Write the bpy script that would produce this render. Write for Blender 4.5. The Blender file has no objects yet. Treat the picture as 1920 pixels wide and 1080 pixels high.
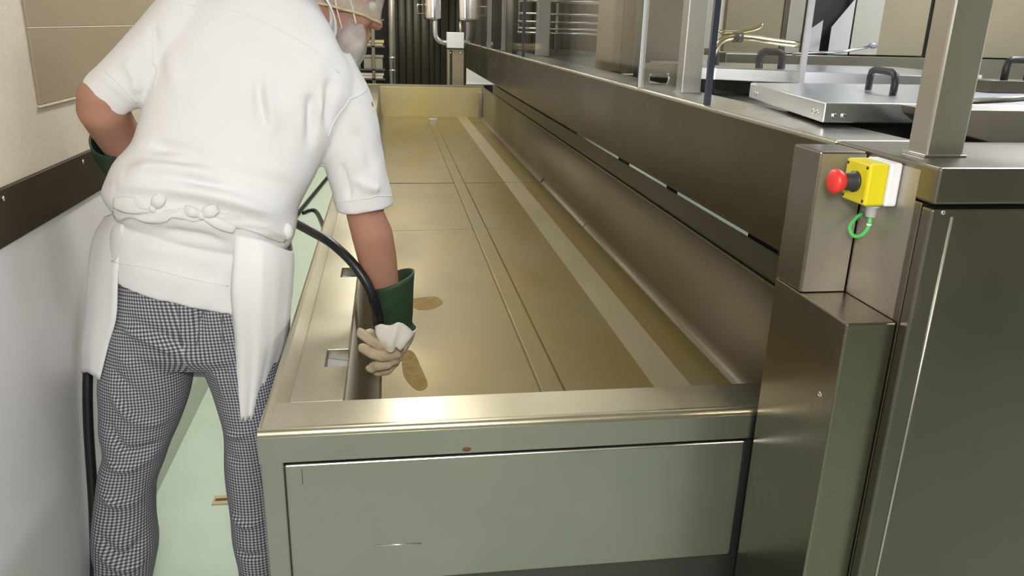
import bpy, bmesh, math, random
import numpy as np
from mathutils import Vector, Matrix
from mathutils.bvhtree import BVHTree

random.seed(7)
PI = math.pi
scene = bpy.context.scene
COL = scene.collection

# ------------------------------------------------------------------ camera
cam_data = bpy.data.cameras.new('camera')
cam_data.sensor_width = 36.0
cam_data.lens = 1476.5 * 36.0 / 1920.0
cam_data.clip_start = 0.02
cam = bpy.data.objects.new('camera', cam_data)
cam.matrix_world = Matrix(((0.9885, 0.0218, -0.1500, 0.0000), (-0.1491, 0.3173, -0.9365, 0.0000), (0.0272, 0.9481, 0.3169, 1.5000), (0, 0, 0, 1)))
COL.objects.link(cam)
scene.camera = cam

# ------------------------------------------------------------------ world, lamps, exposure
world = bpy.data.worlds.new('room_air')
scene.world = world
world.use_nodes = True
world.node_tree.nodes['Background'].inputs[0].default_value = (0.9, 0.93, 1.0, 1)
world.node_tree.nodes['Background'].inputs[1].default_value = 0.25
scene.view_settings.view_transform = 'Standard'
scene.view_settings.look = 'None'
scene.view_settings.gamma = 1.0
scene.view_settings.use_curve_mapping = False
scene.view_settings.exposure = 0.2


def area_lamp(name, loc, size_x, size_y, power, color, target=None):
    d = bpy.data.lights.new(name, 'AREA')
    d.shape = 'RECTANGLE'
    d.size, d.size_y = size_x, size_y
    d.energy = power
    d.color = color
    o = bpy.data.objects.new(name, d)
    o.location = loc
    if target is not None:
        o.rotation_euler = (Vector(target) - Vector(loc)).to_track_quat('-Z', 'Y').to_euler()
    COL.objects.link(o)
    return o


for x, y, power, tint in ((0.1, 3.2, 30, (1.0, 0.97, 0.9)), (0.1, 6.2, 34, (1.0, 0.96, 0.88)), (0.1, 8.9, 44, (1.0, 0.95, 0.82)), (-0.1, -1.2, 26, (1.0, 0.97, 0.92)),
                         (2.5, 2.2, 44, (0.9, 0.94, 1.0)), (2.5, 5.4, 11, (0.92, 0.95, 1.0)), (2.5, 8.4, 9, (0.95, 0.96, 1.0))):
    area_lamp('ceiling_lamp', (x, y, 2.70), 0.35, 1.5, power, tint)
    area_lamp('added_uplight', (x, y, 2.74), 0.35, 1.5, power * 0.3, tint, (x, y + 0.0001, 2.95))  # upward half of the fixtures, added to brighten ceiling and steel edges
area_lamp('camera_flash', (0.03, -0.12, 1.72), 0.22, 0.16, 19, (1.0, 0.975, 0.985), (0.1, 2.2, 0.9))


# ------------------------------------------------------------------ materials
def mat(name, color, rough=0.5, metal=0.0, noise=0.0, nscale=(8, 8, 8), color2=None, rough2=None,
        bump=0.0, bscale=(60, 60, 60), bdist=0.001, spec=0.5, detail=4, lo=0.35, hi=0.7):
    m = bpy.data.materials.new(name)
    m.use_nodes = True
    nt = m.node_tree
    b = nt.nodes['Principled BSDF']
    b.inputs['Base Color'].default_value = (*color, 1)
    b.inputs['Roughness'].default_value = rough
    b.inputs['Metallic'].default_value = metal
    b.inputs['Specular IOR Level'].default_value = spec

    def noise_node(scale):
        tc = nt.nodes.new('ShaderNodeTexCoord')
        mp = nt.nodes.new('ShaderNodeMapping')
        mp.inputs['Scale'].default_value = scale
        n = nt.nodes.new('ShaderNodeTexNoise')
        n.inputs['Scale'].default_value = 1.0
        n.inputs['Detail'].default_value = detail
        nt.links.new(tc.outputs['Object'], mp.inputs['Vector'])
        nt.links.new(mp.outputs['Vector'], n.inputs['Vector'])
        return n
    if color2 is not None or rough2 is not None:
        n = noise_node(nscale)
        r = nt.nodes.new('ShaderNodeMapRange')
        r.inputs['From Min'].default_value = lo
        r.inputs['From Max'].default_value = hi
        nt.links.new(n.outputs['Fac'], r.inputs['Value'])
        if color2 is not None:
            mx = nt.nodes.new('ShaderNodeMix')
            mx.data_type = 'RGBA'
            mx.inputs[6].default_value = (*color, 1)
            mx.inputs[7].default_value = (*color2, 1)
            nt.links.new(r.outputs['Result'], mx.inputs[0])
            nt.links.new(mx.outputs[2], b.inputs['Base Color'])
        if rough2 is not None:
            q = nt.nodes.new('ShaderNodeMapRange')
            q.inputs['To Min'].default_value = rough
            q.inputs['To Max'].default_value = rough2
            nt.links.new(r.outputs['Result'], q.inputs['Value'])
            nt.links.new(q.outputs['Result'], b.inputs['Roughness'])
    if bump:
        n2 = noise_node(bscale)
        bp = nt.nodes.new('ShaderNodeBump')
        bp.inputs['Strength'].default_value = bump
        bp.inputs['Distance'].default_value = bdist
        nt.links.new(n2.outputs['Fac'], bp.inputs['Height'])
        nt.links.new(bp.outputs['Normal'], b.inputs['Normal'])
    return m


def sheer(name, color, cover, rough=0.6, spec=0.3):
    m = bpy.data.materials.new(name)
    m.use_nodes = True
    nt = m.node_tree
    b = nt.nodes['Principled BSDF']
    b.inputs['Base Color'].default_value = (*color, 1)
    b.inputs['Roughness'].default_value = rough
    b.inputs['Specular IOR Level'].default_value = spec
    t = nt.nodes.new('ShaderNodeBsdfTransparent')
    x = nt.nodes.new('ShaderNodeMixShader')
    n = nt.nodes.new('ShaderNodeTexNoise')
    n.inputs['Scale'].default_value = 30
    n.inputs['Detail'].default_value = 3
    tc = nt.nodes.new('ShaderNodeTexCoord')
    nt.links.new(tc.outputs['Object'], n.inputs['Vector'])
    r = nt.nodes.new('ShaderNodeMapRange')
    r.inputs['From Min'].default_value = 0.3
    r.inputs['From Max'].default_value = 0.7
    r.inputs['To Min'].default_value = max(0, cover - 0.15)
    r.inputs['To Max'].default_value = min(1, cover + 0.15)
    nt.links.new(n.outputs['Fac'], r.inputs['Value'])
    nt.links.new(r.outputs['Result'], x.inputs[0])
    nt.links.new(t.outputs[0], x.inputs[1])
    nt.links.new(b.outputs[0], x.inputs[2])
    nt.links.new(x.outputs[0], nt.nodes['Material Output'].inputs['Surface'])
    return m


def clear_glass(name, tint=(0.86, 0.86, 0.84)):
    m = bpy.data.materials.new(name)
    m.use_nodes = True
    nt = m.node_tree
    nt.nodes.remove(nt.nodes['Principled BSDF'])
    t = nt.nodes.new('ShaderNodeBsdfTransparent')
    t.inputs['Color'].default_value = (*tint, 1)
    g = nt.nodes.new('ShaderNodeBsdfGlossy')
    g.inputs['Roughness'].default_value = 0.06
    f = nt.nodes.new('ShaderNodeFresnel')
    f.inputs['IOR'].default_value = 1.45
    x = nt.nodes.new('ShaderNodeMixShader')
    geo = nt.nodes.new('ShaderNodeNewGeometry')
    inv = nt.nodes.new('ShaderNodeMath')
    inv.operation = 'SUBTRACT'
    inv.inputs[0].default_value = 1.0
    nt.links.new(geo.outputs['Backfacing'], inv.inputs[1])
    mul = nt.nodes.new('ShaderNodeMath')
    mul.operation = 'MULTIPLY'
    nt.links.new(f.outputs[0], mul.inputs[0])
    nt.links.new(inv.outputs[0], mul.inputs[1])
    nt.links.new(mul.outputs[0], x.inputs[0])
    nt.links.new(t.outputs[0], x.inputs[1])
    nt.links.new(g.outputs[0], x.inputs[2])
    nt.links.new(x.outputs[0], nt.nodes['Material Output'].inputs['Surface'])
    return m


def checked_cloth(name):
    m = bpy.data.materials.new(name)
    m.use_nodes = True
    nt = m.node_tree
    b = nt.nodes['Principled BSDF']
    b.inputs['Roughness'].default_value = 0.85
    b.inputs['Specular IOR Level'].default_value = 0.15
    uv = nt.nodes.new('ShaderNodeUVMap')
    sp = nt.nodes.new('ShaderNodeSeparateXYZ')
    nt.links.new(uv.outputs[0], sp.inputs[0])
    outs = []
    for i in (0, 1):
        mu = nt.nodes.new('ShaderNodeMath')
        mu.operation = 'MULTIPLY'
        mu.inputs[1].default_value = 1 / 0.0082
        nt.links.new(sp.outputs[i], mu.inputs[0])
        fr = nt.nodes.new('ShaderNodeMath')
        fr.operation = 'FRACT'
        nt.links.new(mu.outputs[0], fr.inputs[0])
        gt = nt.nodes.new('ShaderNodeMath')
        gt.operation = 'GREATER_THAN'
        gt.inputs[1].default_value = 0.5
        nt.links.new(fr.outputs[0], gt.inputs[0])
        outs.append(gt)
    ad = nt.nodes.new('ShaderNodeMath')
    ad.operation = 'ADD'
    nt.links.new(outs[0].outputs[0], ad.inputs[0])
    nt.links.new(outs[1].outputs[0], ad.inputs[1])
    rp = nt.nodes.new('ShaderNodeValToRGB')
    rp.color_ramp.interpolation = 'CONSTANT'
    e = rp.color_ramp.elements
    e[0].position = 0.0
    e[0].color = (0.56, 0.56, 0.60, 1)
    e[1].position = 0.4
    e[1].color = (0.19, 0.19, 0.22, 1)
    e2 = e.new(0.8)
    e2.color = (0.06, 0.06, 0.075, 1)
    hf = nt.nodes.new('ShaderNodeMath')
    hf.operation = 'MULTIPLY'
    hf.inputs[1].default_value = 0.5
    nt.links.new(ad.outputs[0], hf.inputs[0])
    nt.links.new(hf.outputs[0], rp.inputs[0])
    nt.links.new(rp.outputs[0], b.inputs['Base Color'])
    return m


M = {}
M['steel'] = mat('brushed_steel', (0.60, 0.58, 0.53), 0.26, 1.0, rough2=0.36, nscale=(3, 3, 3), bump=0.08, bscale=(40, 40, 300), bdist=0.0005)
M['steel_bright'] = mat('polished_steel', (0.74, 0.74, 0.75), 0.2, 1.0, bump=0.05, bscale=(200, 30, 30), bdist=0.0005)
M['steel_panel'] = mat('satin_steel', (0.39, 0.375, 0.355), 0.30, 1.0, rough2=0.42, nscale=(4, 4, 4), color2=(0.44, 0.425, 0.40), bump=0.05, bscale=(250, 250, 20), bdist=0.0004)
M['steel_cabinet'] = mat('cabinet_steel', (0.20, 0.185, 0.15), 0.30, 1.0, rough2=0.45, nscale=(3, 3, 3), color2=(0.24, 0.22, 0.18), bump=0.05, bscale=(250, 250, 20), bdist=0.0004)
M['steel_brown'] = mat('brown_reflection_steel', (0.14, 0.113, 0.066), 0.22, 1.0, rough2=0.32, nscale=(2, 2, 2), color2=(0.125, 0.104, 0.06), bump=0.0)  # brown reflection on the steel put into its base colour
M['steel_notch'] = mat('light_brushed_steel', (0.50, 0.47, 0.42), 0.46, 1.0, rough2=0.56, nscale=(9, 9, 4), color2=(0.42, 0.38, 0.32), bump=0.04, bscale=(300, 300, 20), bdist=0.0004)  # lighter tone; on the notch faces it paints in the flash light
M['steel_column'] = mat('column_steel', (0.27, 0.245, 0.20), 0.24, 1.0, rough2=0.34, nscale=(4, 4, 4))
M['vat_rim'] = mat('whey_stained_rim_steel', (0.42, 0.385, 0.275), 0.30, 1.0, rough2=0.4, nscale=(6, 3, 6), color2=(0.40, 0.375, 0.29), bump=0.06, bscale=(300, 20, 20), bdist=0.0004)
M['vat_floor'] = mat('whey_stained_floor_steel', (0.195, 0.150, 0.052), 0.38, 0.35, spec=0.2, rough2=0.5, nscale=(3.2, 1.7, 2), color2=(0.172, 0.142, 0.072), bump=0.25, bscale=(26, 22, 26), bdist=0.002)
M['vat_wall'] = mat('vat_wall_steel', (0.25, 0.22, 0.16), 0.42, 0.75, rough2=0.5, nscale=(2, 2, 2), bump=0.1, bscale=(30, 30, 30), bdist=0.001)
M['plate_grey'] = mat('matt_grey_plate', (0.27, 0.28, 0.31), 0.5, 0.5)
M['panel_pale'] = mat('pale_grey_panel', (0.62, 0.64, 0.66), 0.5, 0.2)
M['post_steel'] = mat('scattering_post_steel', (0.80, 0.79, 0.80), 0.46, 1.0, bump=0.03, bscale=(300, 300, 20), bdist=0.0004)
M['steel_dim'] = mat('dim_grey_steel', (0.115, 0.115, 0.125), 0.35, 0.9)
M['strip_reflection'] = mat('pale_reflection_steel', (0.31, 0.262, 0.165), 0.42, 0.4, rough2=0.5, nscale=(6, 2, 6))  # pale tone painted for the reflected bright band on the vat floor
M['seam'] = mat('dark_weld_seam', (0.10, 0.09, 0.07), 0.6, 0.3)
M['dark'] = mat('dark_gap', (0.012, 0.012, 0.012), 0.6)
M['dark_steel'] = mat('dark_machine_steel', (0.10, 0.10, 0.095), 0.4, 0.8)
M['rust'] = mat('rust_spot', (0.14, 0.06, 0.02), 0.8, 0.2)
M['stain'] = mat('dried_whey_stain', (0.165, 0.098, 0.020), 0.62, 0.25, spec=0.15, color2=(0.20, 0.14, 0.042), nscale=(30, 30, 30), bump=0.25, bscale=(26, 22, 26), bdist=0.002)
M['wall_up'] = mat('beige_wall_paint', (0.62, 0.55, 0.455), 0.6, color2=(0.57, 0.51, 0.41), nscale=(6, 6, 6), bump=0.5, bscale=(70, 70, 70), bdist=0.003)
M['wall_low'] = mat('grey_white_wall_sheet', (0.72, 0.69, 0.695), 0.5, color2=(0.68, 0.65, 0.655), nscale=(1.5, 1.5, 1.5))
M['hatch'] = mat('olive_wall_panel', (0.33, 0.27, 0.18), 0.45, color2=(0.31, 0.255, 0.17), nscale=(4, 4, 4))
M['rail'] = mat('dark_brown_bumper', (0.030, 0.021, 0.011), 0.55, spec=0.2, color2=(0.04, 0.028, 0.015), nscale=(5, 5, 5))
M['floor'] = mat('pale_green_floor', (0.485, 0.595, 0.475), 0.45, color2=(0.51, 0.615, 0.50), nscale=(5, 5, 5))
M['cove'] = mat('grey_green_cove', (0.46, 0.52, 0.42), 0.5)
M['ceiling'] = mat('ceiling_paint', (0.7, 0.7, 0.68), 0.7)
M['wall_plain'] = mat('khaki_wall', (0.36, 0.32, 0.22), 0.6)
M['wall_white'] = mat('pale_wall_paint', (0.75, 0.75, 0.74), 0.6)
M['wall_dark'] = mat('dark_brown_far_wall', (0.035, 0.03, 0.02), 0.4)
M['shirt'] = mat('white_cotton', (0.80, 0.79, 0.80), 0.85, spec=0.15, bump=0.05, bscale=(600, 600, 600), bdist=0.0005)
M['apron'] = mat('white_apron_cotton', (0.85, 0.84, 0.84), 0.85, spec=0.15)
M['tie'] = mat('cream_apron_tie', (0.785, 0.77, 0.765), 0.85, spec=0.1)
M['check'] = checked_cloth('black_and_white_check')
M['skin'] = mat('skin', (0.46, 0.235, 0.165), 0.55, color2=(0.39, 0.20, 0.14), nscale=(9, 9, 9), spec=0.35, bump=0.12, bscale=(160, 160, 160))
M['glove_green'] = mat('dark_green_glove_cuff', (0.017, 0.044, 0.019), 0.6, color2=(0.024, 0.056, 0.024), nscale=(30, 30, 30), bump=0.2, bscale=(300, 300, 300))
M['glove_cream'] = mat('cream_cotton_glove', (0.56, 0.47, 0.32), 0.85, color2=(0.50, 0.40, 0.27), nscale=(25, 25, 25), spec=0.1, bump=0.3, bscale=(260, 260, 260))
M['lining'] = mat('white_glove_lining', (0.78, 0.74, 0.66), 0.9, spec=0.1)
M['hair'] = mat('grey_hair', (0.10, 0.09, 0.09), 0.7)
M['net'] = sheer('sheer_white_net', (0.66, 0.63, 0.55), 0.42)
M['beard_net'] = sheer('sheer_white_beard_net', (0.66, 0.65, 0.64), 0.48)
M['elastic'] = mat('yellowed_elastic', (0.55, 0.50, 0.30), 0.8)
M['check_seam'] = mat('grey_stitching', (0.13, 0.13, 0.145), 0.9)
M['far_wall'] = mat('yellow_stained_steel', (0.56, 0.47, 0.20), 0.35, 0.6, color2=(0.5, 0.46, 0.30), nscale=(2, 2, 2))
M['shoe'] = mat('black_shoe', (0.02, 0.02, 0.022), 0.5)
M['eye'] = mat('eye_white', (0.7, 0.7, 0.68), 0.3)
M['hose'] = mat('black_rubber', (0.012, 0.012, 0.013), 0.35)
M['red'] = mat('red_plastic', (0.70, 0.035, 0.03), 0.4)
M['yellow'] = mat('yellow_plastic', (0.66, 0.56, 0.011), 0.45)
M['grey_plastic'] = mat('light_grey_plastic', (0.70, 0.70, 0.72), 0.5)
M['black_plastic'] = mat('black_plastic', (0.025, 0.025, 0.028), 0.45)
M['green_cable'] = mat('green_cable', (0.10, 0.52, 0.12), 0.5)
M['lid'] = mat('satin_lid_steel', (0.72, 0.74, 0.80), 0.3, 1.0, bump=0.04, bscale=(30, 300, 30), bdist=0.0004)
M['khaki_steel'] = mat('khaki_reflecting_steel', (0.36, 0.31, 0.21), 0.4, 0.6, color2=(0.30, 0.26, 0.18), nscale=(2, 2, 3))
M['glass'] = clear_glass('guard_pane')
M['pane_edge'] = mat('dark_pane_edge', (0.035, 0.04, 0.06), 0.3)
M['pane_edge_pale'] = mat('pale_pane_edge', (0.62, 0.64, 0.66), 0.25)
M['brass'] = mat('brassy_pipe_steel', (0.72, 0.62, 0.38), 0.22, 1.0)
M['strip'] = mat('dark_smoked_strip', (0.03, 0.025, 0.016), 0.5)
M['bin_green'] = mat('grey_green_crate', (0.10, 0.14, 0.10), 0.6)
M['bin_cream'] = mat('cream_tray', (0.45, 0.40, 0.22), 0.6)
M['bin_grey'] = mat('grey_crate', (0.25, 0.23, 0.19), 0.6)


# ------------------------------------------------------------------ helpers
def box(bm, lo, hi):
    x0, y0, z0 = lo
    x1, y1, z1 = hi
    v = [bm.verts.new(p) for p in ((x0, y0, z0), (x1, y0, z0), (x1, y1, z0), (x0, y1, z0),
                                   (x0, y0, z1), (x1, y0, z1), (x1, y1, z1), (x0, y1, z1))]
    for f in ((3, 2, 1, 0), (4, 5, 6, 7), (0, 1, 5, 4), (1, 2, 6, 5), (2, 3, 7, 6), (3, 0, 4, 7)):
        bm.faces.new([v[i] for i in f])


def prism(bm, poly, z0, z1):
    """Horizontal polygon (counter-clockwise x, y) extruded from z0 to z1."""
    a = [bm.verts.new((p[0], p[1], z0)) for p in poly]
    b = [bm.verts.new((p[0], p[1], z1)) for p in poly]
    bm.faces.new(a[::-1])
    bm.faces.new(b)
    n = len(poly)
    for i in range(n):
        bm.faces.new([a[i], a[(i + 1) % n], b[(i + 1) % n], b[i]])


def sweep_y(bm, prof, y0, y1, closed=True):
    """Cross-section in x, z swept along y."""
    a = [bm.verts.new((p[0], y0, p[1])) for p in prof]
    b = [bm.verts.new((p[0], y1, p[1])) for p in prof]
    n = len(prof)
    for i in range(n if closed else n - 1):
        bm.faces.new([a[i], a[(i + 1) % n], b[(i + 1) % n], b[i]])
    if closed:
        bm.faces.new(a[::-1])
        bm.faces.new(b)


def spline(pts, n):
    """Catmull-Rom resampling of a polyline."""
    P = [Vector(p) for p in pts]
    P = [P[0] * 2 - P[1]] + P + [P[-1] * 2 - P[-2]]
    out = []
    for i in range(1, len(P) - 2):
        for k in range(n):
            t = k / n
            a, b, c, d = P[i - 1], P[i], P[i + 1], P[i + 2]
            out.append(0.5 * ((2 * b) + (c - a) * t + (2 * a - 5 * b + 4 * c - d) * t * t + (3 * b - a - 3 * c + d) * t ** 3))
    out.append(P[-2].copy())
    return out


def tube(bm, pts, r, n=12, smooth=0, caps=True):
    P = spline(pts, smooth) if smooth else [Vector(p) for p in pts]
    rs = r if isinstance(r, (list, tuple)) else [r] * len(P)
    if len(rs) != len(P):
        rs = list(np.interp(np.linspace(0, 1, len(P)), np.linspace(0, 1, len(rs)), rs))
    rings = []
    up = None
    for i, p in enumerate(P):
        t = (P[min(i + 1, len(P) - 1)] - P[max(i - 1, 0)]).normalized()
        if up is None:
            up = t.orthogonal().normalized()
        up = (up - t * up.dot(t)).normalized()
        s = t.cross(up)
        rings.append([bm.verts.new(p + (up * math.cos(2 * PI * k / n) + s * math.sin(2 * PI * k / n)) * rs[i]) for k in range(n)])
    for a, b in zip(rings, rings[1:]):
        for k in range(n):
            bm.faces.new([a[k], a[(k + 1) % n], b[(k + 1) % n], b[k]])
    if caps:
        bm.faces.new(rings[0][::-1])
        bm.faces.new(rings[-1])


def ball(bm, c, r, rot=None, seg=20, rings=12):
    m = Matrix.Translation(Vector(c)) @ (rot.to_4x4() if rot is not None else Matrix.Identity(4)) @ Matrix.Diagonal((*(r if isinstance(r, (tuple, list)) else (r, r, r)), 1))
    bmesh.ops.create_uvsphere(bm, u_segments=seg, v_segments=rings, radius=1.0, matrix=m)


def capsule(bm, p0, p1, r0, r1, n=18):
    p0, p1 = Vector(p0), Vector(p1)
    t = (p1 - p0).normalized()
    pts, rs = [], []
    for k in range(5):
        a = PI / 2 * (k + 0.4) / 5.4
        pts.append(p0 - t * r0 * math.cos(a))
        rs.append(r0 * math.sin(a))
    pts.append(p0)
    rs.append(r0)
    pts.append(p1)
    rs.append(r1)
    for k in range(4, -1, -1):
        a = PI / 2 * (k + 0.4) / 5.4
        pts.append(p1 + t * r1 * math.cos(a))
        rs.append(r1 * math.sin(a))
    tube(bm, pts, rs, n)


def limb(bm, pts, rs, sm=6):
    """Rounded tapering limb through several joints."""
    for a, b, r0, r1 in zip(pts, pts[1:], rs, rs[1:]):
        capsule(bm, a, b, r0, r1)


def loft(bm, rings, n=48, power=2.3, caps=True, sub=1):
    """Skin of elliptical rings given as (left point, right point, half depth)."""
    R = []
    if sub > 1:
        Ls = spline([r[0] for r in rings], sub)
        Rs = spline([r[1] for r in rings], sub)
        ds = np.interp(np.linspace(0, len(rings) - 1, len(Ls)), range(len(rings)), [r[2] for r in rings])
        rings = list(zip(Ls, Rs, ds))
    cs = [(Vector(r[0]) + Vector(r[1])) / 2 for r in rings]
    loops = []
    for i, (L, Rr, d) in enumerate(rings):
        a = (Vector(Rr) - Vector(L)) / 2
        s = cs[min(i + 1, len(cs) - 1)] - cs[max(i - 1, 0)]
        b = s.cross(a)
        if b.length < 1e-9:
            b = Vector((0, 1, 0))
        b.normalize()
        if b.y < 0:
            b = -b
        row = []
        for k in range(n):
            t = 2 * PI * k / n
            c_, s_ = math.cos(t), math.sin(t)
            row.append(bm.verts.new(cs[i] + a * math.copysign(abs(c_) ** (2 / power), c_) + b * d * math.copysign(abs(s_) ** (2 / power), s_)))
        loops.append(row)
    for p, q in zip(loops, loops[1:]):
        for k in range(n):
            bm.faces.new([p[k], p[(k + 1) % n], q[(k + 1) % n], q[k]])
    if caps:
        bm.faces.new(loops[0][::-1])
        bm.faces.new(loops[-1])
    return loops


def link(o, parent=None):
    COL.objects.link(o)
    if parent is not None:
        o.parent = parent
        o.matrix_parent_inverse = parent.matrix_world.inverted()
    return o


def obj(name, bm, material, parent=None, bevel=0.0, smooth=False, solid=0.0, subsurf=0, seg=2):
    bmesh.ops.recalc_face_normals(bm, faces=bm.faces[:])
    me = bpy.data.meshes.new(name)
    bm.to_mesh(me)
    bm.free()
    me.materials.append(M[material] if isinstance(material, str) else material)
    o = bpy.data.objects.new(name, me)
    if smooth:
        for p in me.polygons:
            p.use_smooth = True
    if subsurf:
        md = o.modifiers.new('subsurf', 'SUBSURF')
        md.levels = md.render_levels = subsurf
    if solid:
        md = o.modifiers.new('solid', 'SOLIDIFY')
        md.thickness = solid
        md.offset = 0
    if bevel:
        md = o.modifiers.new('bevel', 'BEVEL')
        md.width = bevel
        md.segments = seg
        md.limit_method = 'ANGLE'
    return link(o, parent)


def bx(name, lo, hi, material, parent=None, bevel=0.0015, seg=2):
    bm = bmesh.new()
    box(bm, lo, hi)
    return obj(name, bm, material, parent, bevel, seg=seg)


def tb(name, pts, r, material, parent=None, n=12, smooth=0):
    bm = bmesh.new()
    tube(bm, pts, r, n, smooth)
    return obj(name, bm, material, parent, smooth=True)


def empty(name, loc):
    o = bpy.data.objects.new(name, None)
    o.location = loc
    o.empty_display_size = 0.1
    COL.objects.link(o)
    bpy.context.view_layer.update()
    return o


def tag(o, label, cat, group=None):
    o['label'] = label
    o['category'] = cat
    if group:
        o['group'] = group
    return o


def thing(name, label, cat, loc, group=None):
    return tag(empty(name, loc), label, cat, group)


def struct(o):
    o['kind'] = 'structure'
    return o


def remeshed(bm, voxel, smooth_iter):
    """One continuous surface out of overlapping closed shapes."""
    bmesh.ops.recalc_face_normals(bm, faces=bm.faces[:])
    me = bpy.data.meshes.new('tmp')
    bm.to_mesh(me)
    bm.free()
    o = bpy.data.objects.new('tmp', me)
    COL.objects.link(o)
    md = o.modifiers.new('r', 'REMESH')
    md.mode = 'VOXEL'
    md.voxel_size = voxel
    if smooth_iter:
        ms = o.modifiers.new('s', 'SMOOTH')
        ms.factor = 0.5
        ms.iterations = smooth_iter
    dg = bpy.context.evaluated_depsgraph_get()
    out = bpy.data.meshes.new_from_object(o.evaluated_get(dg))
    bpy.data.objects.remove(o)
    bpy.data.meshes.remove(me)
    for p in out.polygons:
        p.use_smooth = True
    return out


def mesh_obj(name, me, material, parent=None):
    me.name = name
    me.materials.clear()
    me.materials.append(M[material])
    return link(bpy.data.objects.new(name, me), parent)


def folds(me, lines, noise=()):
    """Raise or sink the surface along polylines: (points, width, height)."""
    n = len(me.vertices)
    co = np.empty(n * 3)
    me.vertices.foreach_get('co', co)
    co = co.reshape(-1, 3)
    no = np.array([v.normal[:] for v in me.vertices])
    d = np.zeros(n)
    for pts, w, h in lines:
        P = np.array([p[:] for p in spline(pts, 5)])
        T = np.linspace(0, 1, len(P))
        best = np.full(n, 1e9)
        bt = np.zeros(n)
        for i in range(len(P) - 1):
            a, b = P[i], P[i + 1]
            ab = b - a
            t = np.clip(((co - a) @ ab) / max(ab @ ab, 1e-12), 0, 1)
            q = a + t[:, None] * ab
            dist = np.linalg.norm(co - q, axis=1)
            u = dist < best
            best[u] = dist[u]
            bt[u] = T[i] + t[u] * (T[i + 1] - T[i])
        d += h * np.exp(-(best / w) ** 2) * np.clip(np.sin(np.clip(bt, 0.03, 0.97) * PI) * 1.6, 0, 1)
    for (kx, ky, kz, ph, amp) in noise:
        d += amp * np.sin(co[:, 0] * kx + co[:, 1] * ky + co[:, 2] * kz + ph + 1.3 * np.sin(co[:, 0] * kz * 0.4 + co[:, 2] * kx * 0.5))
    co = co + no * d[:, None]
    me.vertices.foreach_set('co', co.ravel())
    me.update()


def bvh_of(o):
    me = o.data
    return BVHTree.FromPolygons([v.co[:] for v in me.vertices], [p.vertices[:] for p in me.polygons])


def on_surface(bvh, pts, lift, n=6):
    out = []
    for p in spline(pts, n):
        q, nr, _, _ = bvh.find_nearest(p)
        out.append(q + nr * lift)
    return out


# ------------------------------------------------------------------ the room
WALLX = -0.80
FAR = 12.6


def sbox(name, lo, hi, material, bevel=0):
    return struct(bx(name, lo, hi, material, None, bevel))


sbox('floor', (WALLX - 0.1, -2.6, -0.1), (3.6, FAR + 0.1, 0.0), 'floor')
sbox('ceiling', (WALLX - 0.1, -2.6, 2.95), (3.6, FAR + 0.1, 3.05), 'ceiling')
sbox('wall_left', (WALLX - 0.1, -2.6, 0.0), (WALLX, FAR, 1.09), 'wall_low')
sbox('wall_left_upper', (WALLX - 0.1, -2.6, 1.09), (WALLX, FAR, 2.95), 'wall_up')
sbox('wall_right', (3.5, -2.6, 0.0), (3.6, FAR, 2.95), 'wall_white')
sbox('wall_far', (WALLX, FAR, 0.0), (3.5, FAR + 0.1, 2.95), 'wall_dark')
sbox('wall_near', (WALLX, -2.6, 0.0), (3.5, -2.5, 2.95), 'wall_plain')
bm = bmesh.new()
sweep_y(bm, [(WALLX, 0.0), (WALLX + 0.016, 0.0), (WALLX + 0.013, 0.03), (WALLX + 0.006, 0.07), (WALLX, 0.09)], -2.5, FAR)
struct(obj('baseboard_left', bm, 'cove'))

# brown bumper board on the left wall
rail = thing('bumper_rail', 'dark brown bumper board running along the left wall at waist height', 'rail', (WALLX, 1.5, 1.035))
bm = bmesh.new()
sweep_y(bm, [(WALLX, 1.035), (WALLX + 0.008, 1.035), (WALLX + 0.010, 1.037), (WALLX + 0.010, 1.149), (WALLX + 0.008, 1.151), (WALLX, 1.151)], -1.0, 9.0)
obj('board', bm, 'rail', rail, 0.001)
for y in (1.735, 2.19, 3.3, 4.4):
    bm = bmesh.new()
    ball(bm, (WALLX + 0.011, y, 1.132), (0.003, 0.004, 0.006), seg=10, rings=6)
    obj('screw', bm, 'steel_bright', rail, smooth=True)

hatch = thing('wall_hatch', 'flat olive panel set in the upper left wall behind the elbow', 'panel', (WALLX, 2.0, 1.29))
bx('cover', (WALLX, 2.0, 1.295), (WALLX + 0.006, 3.6, 1.462), 'hatch', hatch, 0.001)
bx('cover', (WALLX, 2.0, 1.466), (WALLX + 0.006, 3.6, 2.2), 'hatch', hatch, 0.001)
bm = bmesh.new()
box(bm, (WALLX, 1.996, 1.289), (WALLX + 0.009, 3.6, 1.294))
box(bm, (WALLX, 2.0, 1.4625), (WALLX + 0.007, 3.6, 1.4655))
obj('trim_strip', bm, 'wall_up', hatch, 0.0008)

# ------------------------------------------------------------------ the long vat
LX, VY0, VY1 = -0.245, 1.296, 9.65
FZ = 0.435
vat = thing('stainless_vat', 'long stainless steel vat with a whey stained floor that the worker is rinsing', 'vat', (0.4, 1.3, 0.0))
bm = bmesh.new()
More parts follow.
